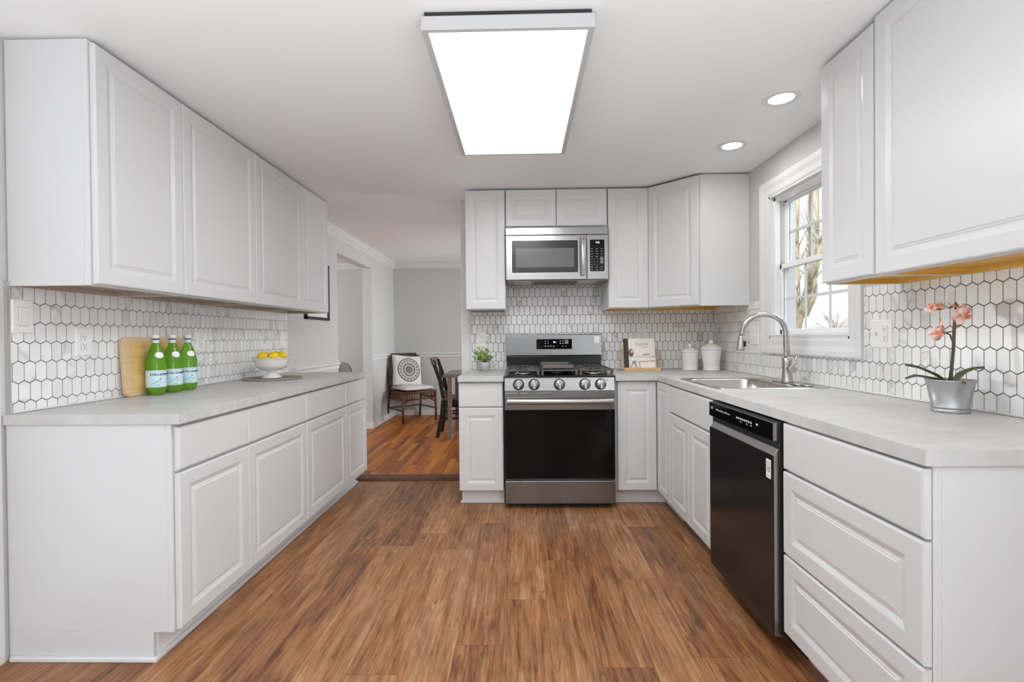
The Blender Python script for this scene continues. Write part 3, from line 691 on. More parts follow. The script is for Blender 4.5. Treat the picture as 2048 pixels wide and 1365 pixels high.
# ---------------------------------------------------------------- dishwasher
DX = .915
t = thing('dishwasher', 'black stainless dishwasher with pocket handle, between sink and drawers', 'dishwasher', (1.25, -1.93, 0))
b = MB(); b.m(BLK).box(.965, 1.55, -2.235, -1.63, .08, .868); b.box(1.03, 1.5, -2.235, -1.63, 0, .08); b.build('tub', None, t)
MB().box(DX+.02, .962, -2.238, -1.628, .090, .866).build('gasket', BLK, t)
y0, y1 = -2.228, -1.640
b = MB(); b.m(STEELB).box(DX+.004, DX+.034, y0, y1, .078, .742)
b.prism([(DX+.003, .742), (DX+.034, .742), (DX+.034, .786)], y0, y1, 'Y', M=None)
dd = b.build('door', None, t, bev=.0008)
MB().box(DX, DX+.0045, y0+.001, y1-.001, .079, .741).build('door_skin', DWM, dd)
b = MB(); b.m(STEEL).box(DX+.001, DX+.030, y0, y1, .796, .862); b.build('control_strip', None, t, bev=.0008)
text('LG', .018, TX(DX-.0022, y1-.035, .838, '-X'), PALETX, 'logo', t)
b = MB().m(BLACKGL).box(DX-.002, DX+.0015, y0+.001, y1-.001, .797, .861); b.m(PALETX)
for k in range(9):
    y = -1.725-k*.017; b.box(DX-.0028, DX-.0019, y-.009, y, .832, .837+.003*(k % 3 == 0))
for k in range(8):
    y = -1.935-k*.018; b.box(DX-.0028, DX-.0019, y-.010, y, .830, .838); 
for k in (2, 5, 7): y = -1.935-k*.018; b.box(DX-.0028, DX-.0019, y-.010, y, .820, .824)
b.box(DX-.0028, DX-.0019, -2.122, -2.107, .832, .839)
b.build('control_glass', None, t)
text('10', .030, TX(DX-.0012, -2.197, .684, '-X'), BLK, 'sticker_number', t, sx=.8)
b = MB().m(WHITEL).box(DX-.0010, DX+.0005, -2.214, -2.180, .652, .722); b.m(GREYTX)
for z in (.712, .706, .700, .660): b.box(DX-.0016, DX-.0009, -2.209, -2.185, z, z+.002)
b.build('sticker', None, t)

# ---------------------------------------------------------------- sink, faucet
t = thing('kitchen_sink', 'stainless steel drop-in sink set in the right countertop', 'sink', (1.265, -1.27, .9125))
SX0, SX1, SY0, SY1 = .983, 1.552, -1.572, -.964
bx0, bx1, by0, by1 = 1.018, 1.395, -1.535, -1.0
b = MB(); zr = .9165
def rr(x0, x1, y0, y1, r, seg=5):
    P = []
    for cx, cy, a0 in ((x1-r, y1-r, 0), (x0+r, y1-r, PI/2), (x0+r, y0+r, PI), (x1-r, y0+r, 1.5*PI)):
        for i in range(seg+1): a = a0+PI/2*i/seg; P.append((cx+r*math.cos(a), cy+r*math.sin(a)))
    return P
loops = [(rr(SX0, SX1, SY0, SY1, .03), .9128), (rr(SX0+.003, SX1-.003, SY0+.003, SY1-.003, .03), zr+.001), (rr(SX0+.012, SX1-.012, SY0+.012, SY1-.012, .025), zr),
         (rr(bx0, bx1, by0, by1, .06), zr-.001), (rr(bx0+.006, bx1-.006, by0+.006, by1-.006, .058), zr-.008), (rr(bx0+.010, bx1-.010, by0+.010, by1-.010, .056), .760), (rr(bx0+.035, bx1-.035, by0+.035, by1-.035, .05), .735)]
rings = [[b.b.verts.new((x, y, z)) for x, y in P] for P, z in loops]
for A, B in zip(rings, rings[1:]):
    n = len(A)
    for i in range(n): b._f([A[i], A[(i+1) % n], B[(i+1) % n], B[i]], True)
b._f(rings[-1]); b.build('basin', SINKM, t)
MB().lathe([(.001, .7352), (.045, .7355), (.045, .738), (.038, .737)], (1.2, -1.27, 0), 24).build('drain', STEELB, t)
t = thing('faucet', 'brushed nickel gooseneck pull-down faucet behind the sink', 'faucet', (1.465, -1.325, .917))
b = MB(); b.prism(rr(1.437, 1.497, -1.46, -1.19, .028), .9175, .9235); b.build('deck_plate', NICKEL, t, bev=.002)
fy = -1.318
b = MB(); b.lathe([(.030, .9235), (.030, .928), (.0275, .934), (.0245, .975), (.0235, 1.03), (.0235, 1.055), (.0185, 1.058)], (1.465, fy, 0), 28); b.build('body', NICKEL, t)
pts = []; R_ = .105; ytop = 1.195
pts.append((1.465, fy, 1.05)); pts.append((1.462, fy, 1.12))
for i in range(17):
    a = PI*i/16; s = (1-math.cos(a))/2; pts.append((1.460-.200*s, fy+.085*s, 1.192+.107*math.sin(a)))
pts.append((1.255, fy+.088, 1.178))
b = MB(); b.tube(pts, [.0155]*2+[.0145]*18, 16); b.build('spout', NICKEL, t)
b = MB(); M = Matrix.Rotation(.06, 4, 'Y'); b.lathe([(.0150, .082), (.0155, .075), (.019, .04), (.0225, .008), (.0225, .0), (.019, -.002)], (1.250, fy+.088, 1.098), 24, M=M); hd = b.build('spray_head', NICKEL, t)
MB().box(1.262, 1.272, fy+.066, fy+.072, 1.118, 1.150).build('spray_button', BLK, hd)
b = MB(); b.cyl((1.463, fy-.02, .996), (1.463, fy-.052, .996), .0155, .0155, 20); b.cyl((1.463, fy-.050, .996), (1.463, fy-.064, .996), .0205, .0195, 24)
b.tube([(1.470, fy-.056, 1.008), (1.482, fy-.050, 1.035), (1.492, fy-.040, 1.072)], [.006, .0045, .0035], 8); b.build('lever_handle', NICKEL, t)
tag(MB().lathe([(.024, .9175), (.024, .922), (.020, .925), (.001, .925)], (1.47, -1.50, 0), 24).build('sink_hole_cover', STEELB), 'small round steel cap on the sink deck, in front of the faucet', 'sink cap')

# ---------------------------------------------------------------- window
w1 = MB()
cw = .095
def casing_prof(y0, y1, z0, z1):  # picture-frame casing built of mitred profile
    b = MB(); prof = [(0, 0), (0, .022), (.008, .026), (.030, .024), (.055, .016), (.085, .014), (.095, .010), (.095, 0)]
    rings = []
    for ins, d in prof:
        a, c, e, f = y0+ins, y1-ins, z0+ins, z1-ins
        rings.append([b.b.verts.new((XR-d, y, z)) for y, z in ((a, e), (c, e), (c, f), (a, f))])
    for A, B in zip(rings, rings[1:]):
        for i in range(4): b._f([A[i], A[(i+1) % 4], B[(i+1) % 4], B[i]])
    return b
win = casing_prof(-1.735, -.790, 1.066, 2.157).build('window_1', TRIM); struct(win)
# jamb liner
jy0, jy1, jz0, jz1 = -1.640, -.885, 1.161, 2.062
b = MB(); J = .155
b.box(XR-.008, XR+J, jy0, jy0+.012, jz0, jz1); b.box(XR-.008, XR+J, jy1-.012, jy1, jz0, jz1); b.box(XR-.008, XR+J, jy0, jy1, jz0, jz0+.012); b.box(XR-.008, XR+J, jy0, jy1, jz1-.012, jz1)
b.build('window_jamb', TRIM, win)
b = MB(); b.box(XR-.006, XR+.05, jy0+.0, jy1-.0, 1.173, 1.186); b.build('window_stool', TRIM, win, bev=.004)
VIN = mat('white_vinyl', (.84, .84, .85), .3)
def sash(nm, x, z0, z1, cols=(1/3, 2/3), dark=False):
    y0, y1 = jy0+.012, jy1-.012; f = .032
    b = MB(); b.box(x, x+.03, y0, y0+f, z0, z1); b.box(x, x+.03, y1-f, y1, z0, z1); b.box(x, x+.03, y0, y1, z0, z0+f); b.box(x, x+.03, y0, y1, z1-f, z1)
    s = b.build(nm, VIN, win, bev=.003)
    g = MB().box(x+.013, x+.016, y0+f, y1-f, z0+f, z1-f).build('glass_pane', GLASS, s)
    b = MB(); yy0, yy1 = y0+f, y1-f
    for c in cols: yc = yy0+(yy1-yy0)*c; b.box(x+.0165, x+.022, yc-.008, yc+.008, z0+f, z1-f)
    zc = (z0+z1)/2; b.box(x+.0168, x+.0223, yy0, yy1, zc-.008, zc+.008)
    b.build('muntin_grid', VIN, s)
    return s
sash('lower_sash', XR+.050, 1.186, 1.628); sash('upper_sash', XR+.086, 1.605, 2.050)
b = MB(); b.box(XR+.02, XR+.048, jy1-.028, jy1-.012, 1.186, 2.050); b.box(XR+.02, XR+.048, jy0+.012, jy0+.028, 1.186, 2.050); b.box(XR+.02, XR+.085, jy0+.012, jy1-.012, 2.030, 2.050); b.build('side_stops', VIN, win)
struct(MB().box(XR+.02, XR+.055, jy1-.0125, jy1-.0118, 1.66, 1.95).build('trim_18', GAPSHADE)) if False else None

# ---------------------------------------------------------------- outside
tag(MB().box(1.9, 60, -30, 60, -.6, -.5).build('lawn', GRASS), 'pale winter lawn outside the window', 'lawn')
def tree_tube(b, pts, r0, r1, seg=10):
    n = len(pts); P = [Vector(q) for q in pts]; out = []; rr_ = []
    # smooth by Catmull-Rom
    Q = [P[0]]+P+[P[-1]]
    for i in range(1, len(Q)-2):
        for k in range(4):
            t = k/4; a, c, d, e = Q[i-1], Q[i], Q[i+1], Q[i+2]
            out.append(.5*((2*c)+(-a+d)*t+(2*a-5*c+4*d-e)*t*t+(-a+3*c-3*d+e)*t**3))
    out.append(P[-1]); m = len(out)
    for i in range(m): rr_.append(r0+(r1-r0)*i/(m-1)+random.uniform(-.006, .006)*(r0 > .05))
    b.tube(out, rr_, seg); return out
t = thing('bare_tree', 'large bare many-stemmed tree close outside the window', 'tree', (5, 4.82, -.499))
b = MB(); tree_tube(b, [(5, 4.82, -.499), (5, 4.80, .6), (5, 4.83, 1.25)], .16, .115, 14); b.build('trunk', BARK, t)
def limb(pts, r0, r1): 
    b = MB(); o = tree_tube(b, pts, r0, r1)
    for k in range(7):
        i = random.randrange(len(o)//3, len(o)-1); q = o[i]; d = Vector((random.uniform(-.3, .3), random.uniform(-.8, .8), random.uniform(.3, 1))).normalized()
        tree_tube(b, [q, q+d*.25+Vector((0, 0, .05)), q+d*.6+Vector((random.uniform(-.1, .1), random.uniform(-.1, .1), .15))], max(r1*.35, .008), .003, 5)
    b.build('branch', BARK, t)
limb([(5, 4.84, 1.2), (5, 4.889, 1.566), (5, 4.847, 1.843), (5, 4.854, 2.29), (5, 4.841, 2.678), (5, 4.838, 3.011), (5, 4.805, 3.9)], .085, .04)
limb([(5, 4.82, 1.25), (4.95, 4.611, 1.552), (4.9, 4.385, 1.726), (4.8, 4.087, 2.036), (4.7, 3.887, 2.163), (4.7, 3.5, 2.7)], .075, .03)
limb([(5, 4.80, 1.3), (5.05, 4.656, 1.882), (5.05, 4.506, 2.217), (5.1, 4.627, 2.64), (5.1, 4.591, 3.093), (5.1, 4.58, 3.9)], .06, .03)
limb([(5, 4.62, 1.55), (5, 4.384, 1.858), (5, 4.36, 2.172), (5, 4.208, 2.566), (5, 4.269, 2.837), (5, 4.244, 3.9)], .09, .045)
limb([(5, 4.208, 2.5), (4.95, 4.083, 2.697), (4.9, 3.884, 2.807), (4.9, 3.6, 3.2)], .04, .02)
t = thing('far_tree', 'small pale bare tree far beyond the window', 'tree', (12, 14.6, -.5))
b = MB(); b.tube([(12, 14.6, -.5), (12, 14.6, 1.2)], [.12, .08], 8)
for k in range(60):
    a = random.uniform(0, 2*PI); el = random.uniform(.2, 1.4); l = random.uniform(.6, 1.4); d = Vector((math.cos(a)*math.cos(el), math.sin(a)*math.cos(el), math.sin(el)*.9))
    q = Vector((12, 14.6, random.uniform(.8, 1.3))); m_ = q+d*l*.5; b.tube([q, m_, q+d*l], [.02, .012, .004], 4)
    for j in range(3): d2 = (d+Vector((random.uniform(-.6, .6), random.uniform(-.6, .6), random.uniform(-.2, .6)))).normalized(); b.tube([m_, m_+d2*l*.4], [.008, .003], 4)
b.build('crown', TWIG, t)
t = thing('neighbour_house', 'distant low house with grey-blue roof beyond the window', 'house', (14, 19, -.5))
MB().box(14, 18, 17.7, 20.4, -.5, 1.05).build('wall', SIDING, t); MB().prism([(17.4, 1.02), (20.7, 1.02), (20.3, 1.42), (17.9, 1.42)], 13.8, 18.2, 'X').build('roof', ROOFM, t)

# ---------------------------------------------------------------- ceiling lights
t = thing('ceiling_light', 'large rectangular flush ceiling light panel with white frame', 'ceiling light', (-.04, -1.75, ZC-.066))
lx0, lx1, ly0, ly1, lz = -.314, .243, -2.312, -1.184, 2.250
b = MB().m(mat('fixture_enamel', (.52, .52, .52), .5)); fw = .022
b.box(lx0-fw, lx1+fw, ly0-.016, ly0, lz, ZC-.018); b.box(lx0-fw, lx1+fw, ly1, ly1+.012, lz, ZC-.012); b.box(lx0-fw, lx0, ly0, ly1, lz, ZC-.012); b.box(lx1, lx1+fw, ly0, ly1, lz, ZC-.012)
b.m(GAPSHADE).box(lx0-.012, lx1+.012, ly0-.010, ly1+.004, ZC-.0185, ZC-.0005)  # solid dark strip: shade between frame and ceiling put in as colour
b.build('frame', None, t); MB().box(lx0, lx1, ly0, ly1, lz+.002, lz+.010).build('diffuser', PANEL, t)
al = area('ceiling_panel_lamp', ((lx0+lx1)/2, (ly0+ly1)/2, lz-.004), lx1-lx0, 20, (.97, .985, 1), (0, 0, -1), ly1-ly0)
al.rotation_euler = (0, 0, 0)
for x, y, l in ((1.253, -1.667, 'round recessed ceiling light nearer the camera, by the right cabinets'), (1.266, -1.098, 'round recessed ceiling light farther away, near the corner cabinet')):
    t = thing('recessed_light', l, 'ceiling light', (x, y, ZC-.006), group='recessed lights above the sink')
    b = MB(); b.lathe([(.085, -.001), (.085, -.004), (.080, -.007), (.058, -.008), (.056, -.005)], (x, y, ZC), 40, closed=False); b.build('trim_ring', TRIM, t)
    MB().lathe([(.001, -.0055), (.0565, -.0055), (.0565, -.001)], (x, y, ZC), 40).build('lens', CANL, t)
    area('recessed_lamp', (x, y, ZC-.012), .10, 2.2, (1, .97, .93))

# ---------------------------------------------------------------- switches and outlets
def plate(label, M, w, h, kinds, cat='outlet'):
    t = thing('wall_switch' if kinds == ['decora'] else 'power_outlet', label, cat, M.translation)
    b = MB(); b.nested(w, h, [(0, 0), (0, .003), (.004, .006)], M @ Matrix.Translation((-w/2, 0, -h/2))); b.build('cover_plate', PLAST, t)
    n = len(kinds)
    for i, k in enumerate(kinds):
        cx = (i-(n-1)/2)*.046; Mi = M @ Matrix.Translation((cx, 0, 0))
        if k == 'decora':
            MB().box(-.0175, .0175, -.0065, -.005, -.036, .036, M=Mi).build('gap', mat('plate_shadow', (.35, .35, .35), .6), t)
            MB().box(-.0165, .0165, -.009, -.005, -.0345, .0345, M=Mi).build('rocker', PLAST, t, bev=.002)
        elif k == 'toggle':
            MB().box(-.005, .005, -.018, -.005, -.006, .010, M=Mi).build('toggle', PLAST, t, bev=.002)
        else:
            b = MB(); b.m(mat('plate_shadow', (.35, .35, .35), .6)).box(-.0175, .0175, -.0065, -.005, -.0345, .0345, M=Mi); b.m(PLAST).box(-.0165, .0165, -.0075, -.005, -.0335, .0335, M=Mi)
            b.m(BLK)
            for z in (-.018, .018):
                for x in (-.006, .005): b.box(x, x+.0018, -.0079, -.0070, z-.002, z+.007, M=Mi)
                b.box(-.0025, .0025, -.0079, -.0070, z-.010, z-.006, M=Mi)
            b.build('receptacle', None, t)
XW = XL+.006
plate('white rocker switch plate at the near end of the left backsplash', FR(XW, -2.187, 1.280, '+X'), .082, .128, ['decora'], 'switch')
plate('white outlet on the left backsplash between switch and cutting board', FR(XW, -1.930, 1.181, '+X'), .080, .125, ['outlet'])
plate('white outlet on the left backsplash just right of the bottles', FR(XW, -1.160, 1.176, '+X'), .080, .122, ['outlet'])
plate('white cover plate on the far end of the left backsplash, above the bowl', FR(XW, -.178, 1.185, '+X'), .075, .122, [])
plate('white outlet above the small potted plant, left of the range', FR(-.330, -.006, 1.170, '-Y'), .078, .122, ['outlet'])
plate('white outlet on the back wall above the cookbook', FR(.998, -.006, 1.185, '-Y'), .078, .122, ['outlet'])
plate('white double plate with toggle switch and outlet, right of the window', FR(XR-.006, -1.846, 1.184, '-X'), .128, .124, ['toggle', 'outlet'])
plate('white double toggle switch plate behind the faucet', FR(XR-.006, -.690, 1.178, '-X'), .118, .122, ['toggle', 'toggle'], 'switch')

# ---------------------------------------------------------------- left counter things
CZ = .9127
# cutting board leaning
t = thing('cutting_board', 'bamboo cutting board leaning on the tile behind the green bottles', 'cutting board', (-1.872, -1.545, CZ))
Mb = Matrix.Translation((-1.868, -1.755, CZ+.001)) @ Matrix.Rotation(PI/2, 4, 'Z') @ Matrix.Rotation(-.07, 4, 'X')
P = rr(0, .435, 0, .287, .032, 6)
b = MB(); b.prism(P, 0, .019, 'Y', M=Mb); bo = b.build('board', BAMBOOE, t, bev=.004)
P2 = rr(.045, .39, .03, .257, .012, 4)
b = MB(); b.prism(P2, -.0012, .001, 'Y', M=Mb); b.build('face_inlay', BAMBOO, bo)
# bottles
def bottle(x, y, rz, label):
    t = thing('water_bottle', label, 'bottle', (x, y, CZ), group='green water bottles in front of the cutting board')
    c = (x, y, CZ)
    def fn(r, z, a):
        if z < .028 and r > .02: return r*(1-.10*(1-z/.028)*(1-math.cos(5*a))), z
        return r, z
    prof = [(.002, .008), (.020, .004), (.030, .000), (.037, .004), (.0415, .016), (.0425, .028), (.0425, .128), (.0425, .150), (.0405, .172), (.034, .202), (.0255, .230), (.0175, .250), (.0140, .262), (.0138, .278)]
    MB().lathe(prof, c, 40, fn=fn).build('body', GREENPET, t)
    MB().lathe([(.0150, .256), (.0152, .274)], c, 28, closed=False).build('neck_band', WATERL, t)
    MB().lathe([(.0150, .2735), (.0166, .2745), (.0166, .279), (.0150, .2795)], c, 28).build('cap_ring', BLK, t)
    MB().lathe([(.0166, .2797), (.0166, .295), (.0155, .298), (.002, .299)], c, 28).build('cap', PLAST, t)
    MB().lathe([(.0431, .040), (.0431, .122)], c, 48, closed=False).build('label_sleeve', WATERL, t)
    b = MB(); b.m(WHITEL)
    for z in (.040, .1195): b.lathe([(.0434, z), (.0434, z+.0035)], c, 48, closed=False)
    b.m(NAVY).lathe([(.0434, .1165), (.0434, .1175)], c, 48, closed=False); b.lathe([(.0434, .0445), (.0434, .0453)], c, 48, closed=False); b.build('label_bands', None, t)
    def wrapf(zc, R=.0436, a0=0):
        def f(q): a = rz+a0+q.x/R; return Vector((x+(R+q.z)*math.cos(a), y+(R+q.z)*math.sin(a), CZ+zc+q.y))
        return f
    text('S.PELLEGRINO', .0125, None, NAVY, 'brand_lettering', t, wrap=wrapf(.1020, a0=.15), align='LEFT', sx=1.1, depth=.0002, bold=.0005, space=1.12)
    # star
    b = MB(); P = []
    for k in range(10): a = PI/2+k*PI/5; rr2 = .0065 if k % 2 == 0 else .0028; P.append((rr2*math.cos(a), rr2*math.sin(a)))
    vs = [b.b.verts.new(wrapf(.080, .0438, 1.15)(Vector((u, w, 0)))) for u, w in P]; b._f(vs); b.build('red_star', REDP, t)
    b = MB()
    for k in range(7):
        b.grid(lambda u, v: wrapf(.052+k*.003+.006*math.sin(6*u+k), .0437, .15+.2*(k % 3))(Vector((u*.040, v*.0018, 0))), 8, 1)
    b.build('wave_print', TEAL, t)
    # oval shoulder label
    b = MB()
    def ov(u, v):
        a = 2*PI*u; du, dz = v*.020*math.cos(a), v*.015*math.sin(a); z = .198+dz; R = .0352-(z-.198)*.28+.0006; aa = rz+1.2+du/R
        return Vector((x+R*math.cos(aa), y+R*math.sin(aa), CZ+z))
    b.grid(ov, 24, 4); b.build('oval_label', WHITEL, t)
cpos = Vector((0, -4))
for x, y, l in ((-1.822, -1.628, 'green plastic mineral water bottle, leftmost and nearest of the three'), (-1.822, -1.512, 'green plastic mineral water bottle, middle of the three'), (-1.822, -1.396, 'green plastic mineral water bottle, rightmost and farthest of the three')):
    a = math.atan2(-4-y, 0-x); bottle(x, y, a-.75, l)
# placemat, bowl, lemons
t0 = tag(MB().lathe([(.001, 0), (.17, 0), (.188, .003), (.190, .006), (.186, .009), (.16, .008), (.001, .007)], (0, 0, 0), 56, fn=lambda r, z, a: (r*(1+.012*math.sin(28*a)*(r > .15)), z)).build('round_placemat', WEAVE), 'round brown woven placemat under the footed bowl', 'placemat'); t0.location = (-1.700, -.735, CZ)
bc = (-1.705, -.735, CZ+.0085)
b = MB(); fnb = lambda r, z, a: (r*(1+.035*math.cos(10*a)*max(0, (z-.10)/.04)), z+.0045*math.cos(10*a+.6)*max(0, (z-.115)/.022))
prof = [(.001, .012), (.050, .004), (.063, .0), (.065, .004), (.055, .011), (.036, .030), (.029, .042), (.031, .049), (.062, .055), (.090, .070), (.103, .090), (.106, .112), (.112, .125), (.122, .137), (.124, .140), (.119, .139), (.108, .127), (.099, .112), (.096, .096), (.083, .078), (.055, .064), (.001, .060)]
fb = tag(b.lathe(prof, (0, 0, 0), 60, fn=fnb, closed=False).build('footed_bowl', CER), 'white footed ceramic bowl with ruffled rim on the woven placemat', 'bowl'); fb.location = bc
lem = ['lemon at the right end of the white bowl', 'lemon at the far right of the white bowl', 'lemon at the left end of the white bowl', 'lemon at the near left of the white bowl', 'lemon at the near right of the white bowl']
for k, l in enumerate(lem):
    an = k*2*PI/5+.35; dx, dy, dz = .062*math.cos(an), .062*math.sin(an), .147
    lm = tag(MB().lathe([(.002, -.039), (.006, -.037), (.019, -.029), (.029, -.015), (.033, 0), (.029, .015), (.019, .028), (.007, .036), (.002, .039)], (0, 0, 0), 24).build('lemon', LEMON), l, 'lemon', 'lemons in the white bowl')
    lm.location = (bc[0]+dx, bc[1]+dy, bc[2]+dz); lm.rotation_euler = (1.4, .1*k, k*1.3+.6)

# ---------------------------------------------------------------- back left plant
t = thing('potted_plant', 'small leafy green plant in a grey stone pot left of the range', 'plant', (-.292, -.115, CZ))
c = (-.292, -.115, CZ)
MB().lathe([(.024, 0), (.028, .003), (.040, .04), (.044, .070), (.041, .072), (.036, .060), (.001, .058)], c, 28).build('pot', STONEP, t)
b = MB(); bs = MB(); rnd = random.Random(3)
for k in range(26):
    a = rnd.uniform(0, 2*PI); el = rnd.uniform(.25, 1.5); l = rnd.uniform(.06, .122); base = Vector(c)+Vector((0, 0, .06)); d = Vector((math.cos(a)*math.cos(el), math.sin(a)*math.cos(el)*.8, math.sin(el)))
    tip = base+d*l*1.05; tip.z += .012; tip.y = min(tip.y, -.03); bs.tube([base, (base+tip)/2+Vector((0, 0, .006)), tip], .0012, 5)
    for j in range(7):
        q = base.lerp(tip, .45+.55*j/6); dd = (d+Vector((rnd.uniform(-1, 1), rnd.uniform(-1, 1), rnd.uniform(-.3, .8)))).normalized(); q2 = dd.cross(Vector((rnd.uniform(-1, 1), rnd.uniform(-1, 1), 1))).normalized(); le = rnd.uniform(.018, .028); w = le*.36; nrm = dd.cross(q2)
        if (q+dd*le).y > -.012: continue
        P = [q, q+dd*le*.3+q2*w*.8, q+dd*le*.65+q2*w, q+dd*le, q+dd*le*.65-q2*w, q+dd*le*.3-q2*w*.8]; mid = [q+dd*le*.33-nrm*.002, q+dd*le*.66-nrm*.002]
        V = [b.b.verts.new(x) for x in P]; m0, m1 = [b.b.verts.new(x) for x in mid]
        for f in ([V[0], V[1], m0], [V[1], V[2], m1, m0], [V[2], V[3], m1], [V[3], V[4], m1], [V[4], V[5], m0, m1], [V[5], V[0], m0]): b._f(f, True)
b.build('leaves', LEAF, t); bs.build('stems', mat('green_stem', (.15, .25, .06), .5), t)

# ---------------------------------------------------------------- book stand, book, canisters
t = thing('book_stand', 'small wooden easel stand holding the cookbook', 'book stand', (.94, -.15, CZ))
MB().box(.797, 1.080, -.262, -.130, CZ, CZ+.011).build('base', EASEL, t, bev=.002)
MB().box(.797, 1.080, -.262, -.245, CZ+.011, CZ+.026).build('ledge', EASEL, t, bev=.003)
Ms = Matrix.Translation((.80, -.172, CZ+.011)) @ Matrix.Rotation(-.20, 4, 'X')
MB().box(.0, .278, 0, .012, 0, .165, M=Ms).build('back_board', EASEL, t, bev=.002)
Mk = Matrix.Translation((.838, -.200, CZ+.0125)) @ Matrix.Rotation(-.20, 4, 'X') @ Matrix.Rotation(.02, 4, 'Z')
t = thing('cookbook', 'cookbook with pale cover and dark spine on the wooden stand', 'book', (.94, -.20, CZ+.0125))
W2, H2 = .220, .243
MB().box(.004, W2-.004, -.0005, .021, .003, H2-.003, M=Mk).build('pages', PAGES, t)
bc_ = MB().box(0, W2, -.004, -.0007, 0, H2, M=Mk).build('front_cover', BOOKC, t)
MB().box(-.022, .012, -.0046, .023, 0, H2, M=Mk).build('spine', SPINE, t, bev=.002)
text('Magnolia', .034, Mk @ Matrix.Translation((.118, -.0045, .198)) @ Matrix.Rotation(PI/2, 4, 'X') @ Matrix.Rotation(.06, 4, 'Z'), mat('script_ink', (.36, .33, .31), .6), 'title_lettering', t, sx=.85)
text('TABLE', .014, Mk @ Matrix.Translation((.145, -.0045, .175)) @ Matrix.Rotation(PI/2, 4, 'X'), mat('script_ink', (.36, .33, .31), .6), 'subtitle_lettering', t)
b = MB()   # printed picture on the cover: seated woman at a table
def lay(mt, P, d=.0048):
    b.m(mt); b._f([b.b.verts.new(Mk @ Vector((x, -d, z))) for x, z in P])
hair = mat('print_hair', (.20, .11, .07), .7); skin = mat('print_skin', (.66, .45, .34), .7); pinkp = mat('print_pink', (.58, .40, .35), .7); pg = mat('print_grey', (.34, .31, .29), .7); pl = mat('print_pale', (.70, .64, .58), .7); wht = mat('print_white', (.86, .84, .82), .7)
lay(hair, [(.030+.020*math.cos(a*.5), .128+.034*math.sin(a*.5)) for a in range(13)], .0046)
lay(skin, [(.036+.009*math.cos(a*.5), .138+.014*math.sin(a*.5)) for a in range(13)])
lay(pl, [(.018, .098), (.060, .108), (.215, .098), (.215, .090), (.018, .088)], .0045); lay(pg, [(.110, .108), (.140, .122), (.175, .118), (.180, .108)])
lay(pinkp, [(.085, .060), (.215, .068), (.215, .058), (.085, .052)]); lay(pg, [(.018, .006), (.040, .062), (.068, .066), (.070, .006), (.060, .006), (.055, .04), (.040, .04), (.030, .006)], .0047)
lay(wht, [(.105, .010), (.205, .010), (.205, .050), (.105, .048)]); lay(pinkp, [(.090, .004), (.098, .004), (.098, .055), (.090, .055)], .0049); lay(pg, [(.190, .092), (.215, .094), (.215, .1), (.19, .098)])
b.build('cover_picture', None, bc_)
def canister(x, y, prof, lid, label):
    t = thing('ceramic_canister', label, 'canister', (x, y, CZ), group='white ceramic canisters in the corner')
    MB().lathe(prof, (x, y, CZ), 44).build('jar', CER, t); l = MB().lathe(lid, (x, y, CZ), 44).build('lid', CER, t)
canister(1.333, -.175, [(.055, 0), (.060, .002), (.060, .006), (.056, .010), (.058, .05), (.064, .118), (.0645, .128), (.066, .132), (.066, .137), (.063, .138)],
         [(.064, .1385), (.069, .141), (.068, .148), (.060, .156), (.040, .172), (.020, .178), (.0145, .181), (.0135, .194), (.0155, .201), (.010, .207), (.001, .208)], 'shorter white ceramic canister with lid, nearer the cookbook')
canister(1.467, -.255, [(.058, 0), (.064, .002), (.064, .008), (.059, .012), (.061, .05), (.071, .135), (.0735, .150), (.0755, .154), (.0755, .160), (.072, .161)],
         [(.073, .1615), (.080, .164), (.079, .172), (.070, .180), (.045, .199), (.022, .206), (.0165, .209), (.0155, .222), (.018, .230), (.012, .237), (.001, .238)], 'taller white ceramic canister with lid, in the corner')

# ---------------------------------------------------------------- orchid
t = thing('potted_orchid', 'coral orchid in a galvanised metal pot on the right counter', 'plant', (1.478, -2.312, CZ))
c = (1.478, -2.312, CZ)
MB().lathe([(.050, 0), (.052, .002), (.0525, .010), (.049, .012), (.050, .014), (.053, .016), (.053, .020), (.051, .022), (.064, .095), (.068, .108), (.070, .112), (.067, .112), (.062, .098), (.050, .090), (.001, .090)], c, 44).build('pot', GALV, t)
def leafblade(pts, w, nm='leaf'):
    b = MB(); P = [Vector(q) for q in pts]; n = len(P)
    def pt(u):
        f = u*(n-1); i = min(int(f), n-2); return P[i].lerp(P[i+1], f-i)
    def g(u, v):
        q = pt(u); tt = (pt(min(u+.03, 1))-pt(max(u-.03, 0))).normalized(); sd = tt.cross(Vector((0, 0, 1))).normalized(); ww = w*math.sin(PI*min(.97, .18+u*.80))**.7*(1-.35*u)
        return q+sd*(v*2-1)*ww+Vector((0, 0, abs(v*2-1)**1.5*.006))
    b.grid(g, 16, 6); o = b.build(nm, ORLEAF, t); sm = o.modifiers.new('solid', 'SOLIDIFY'); sm.thickness = .0022; return o
z0 = CZ+.10
leafblade([(1.478, -2.312, z0-.01), (1.43, -2.312, z0+.010), (1.37, -2.305, z0+.022), (1.335, -2.30, z0+.012)], .018)
leafblade([(1.478, -2.312, z0-.01), (1.44, -2.300, z0+.025), (1.395, -2.285, z0+.050), (1.355, -2.275, z0+.060)], .016)
leafblade([(1.480, -2.312, z0-.01), (1.515, -2.315, z0+.028), (1.550, -2.320, z0+.045), (1.582, -2.325, z0+.050)], .019)
leafblade([(1.478, -2.318, z0-.008), (1.470, -2.36, z0+.006), (1.455, -2.395, z0+.002)], .012)
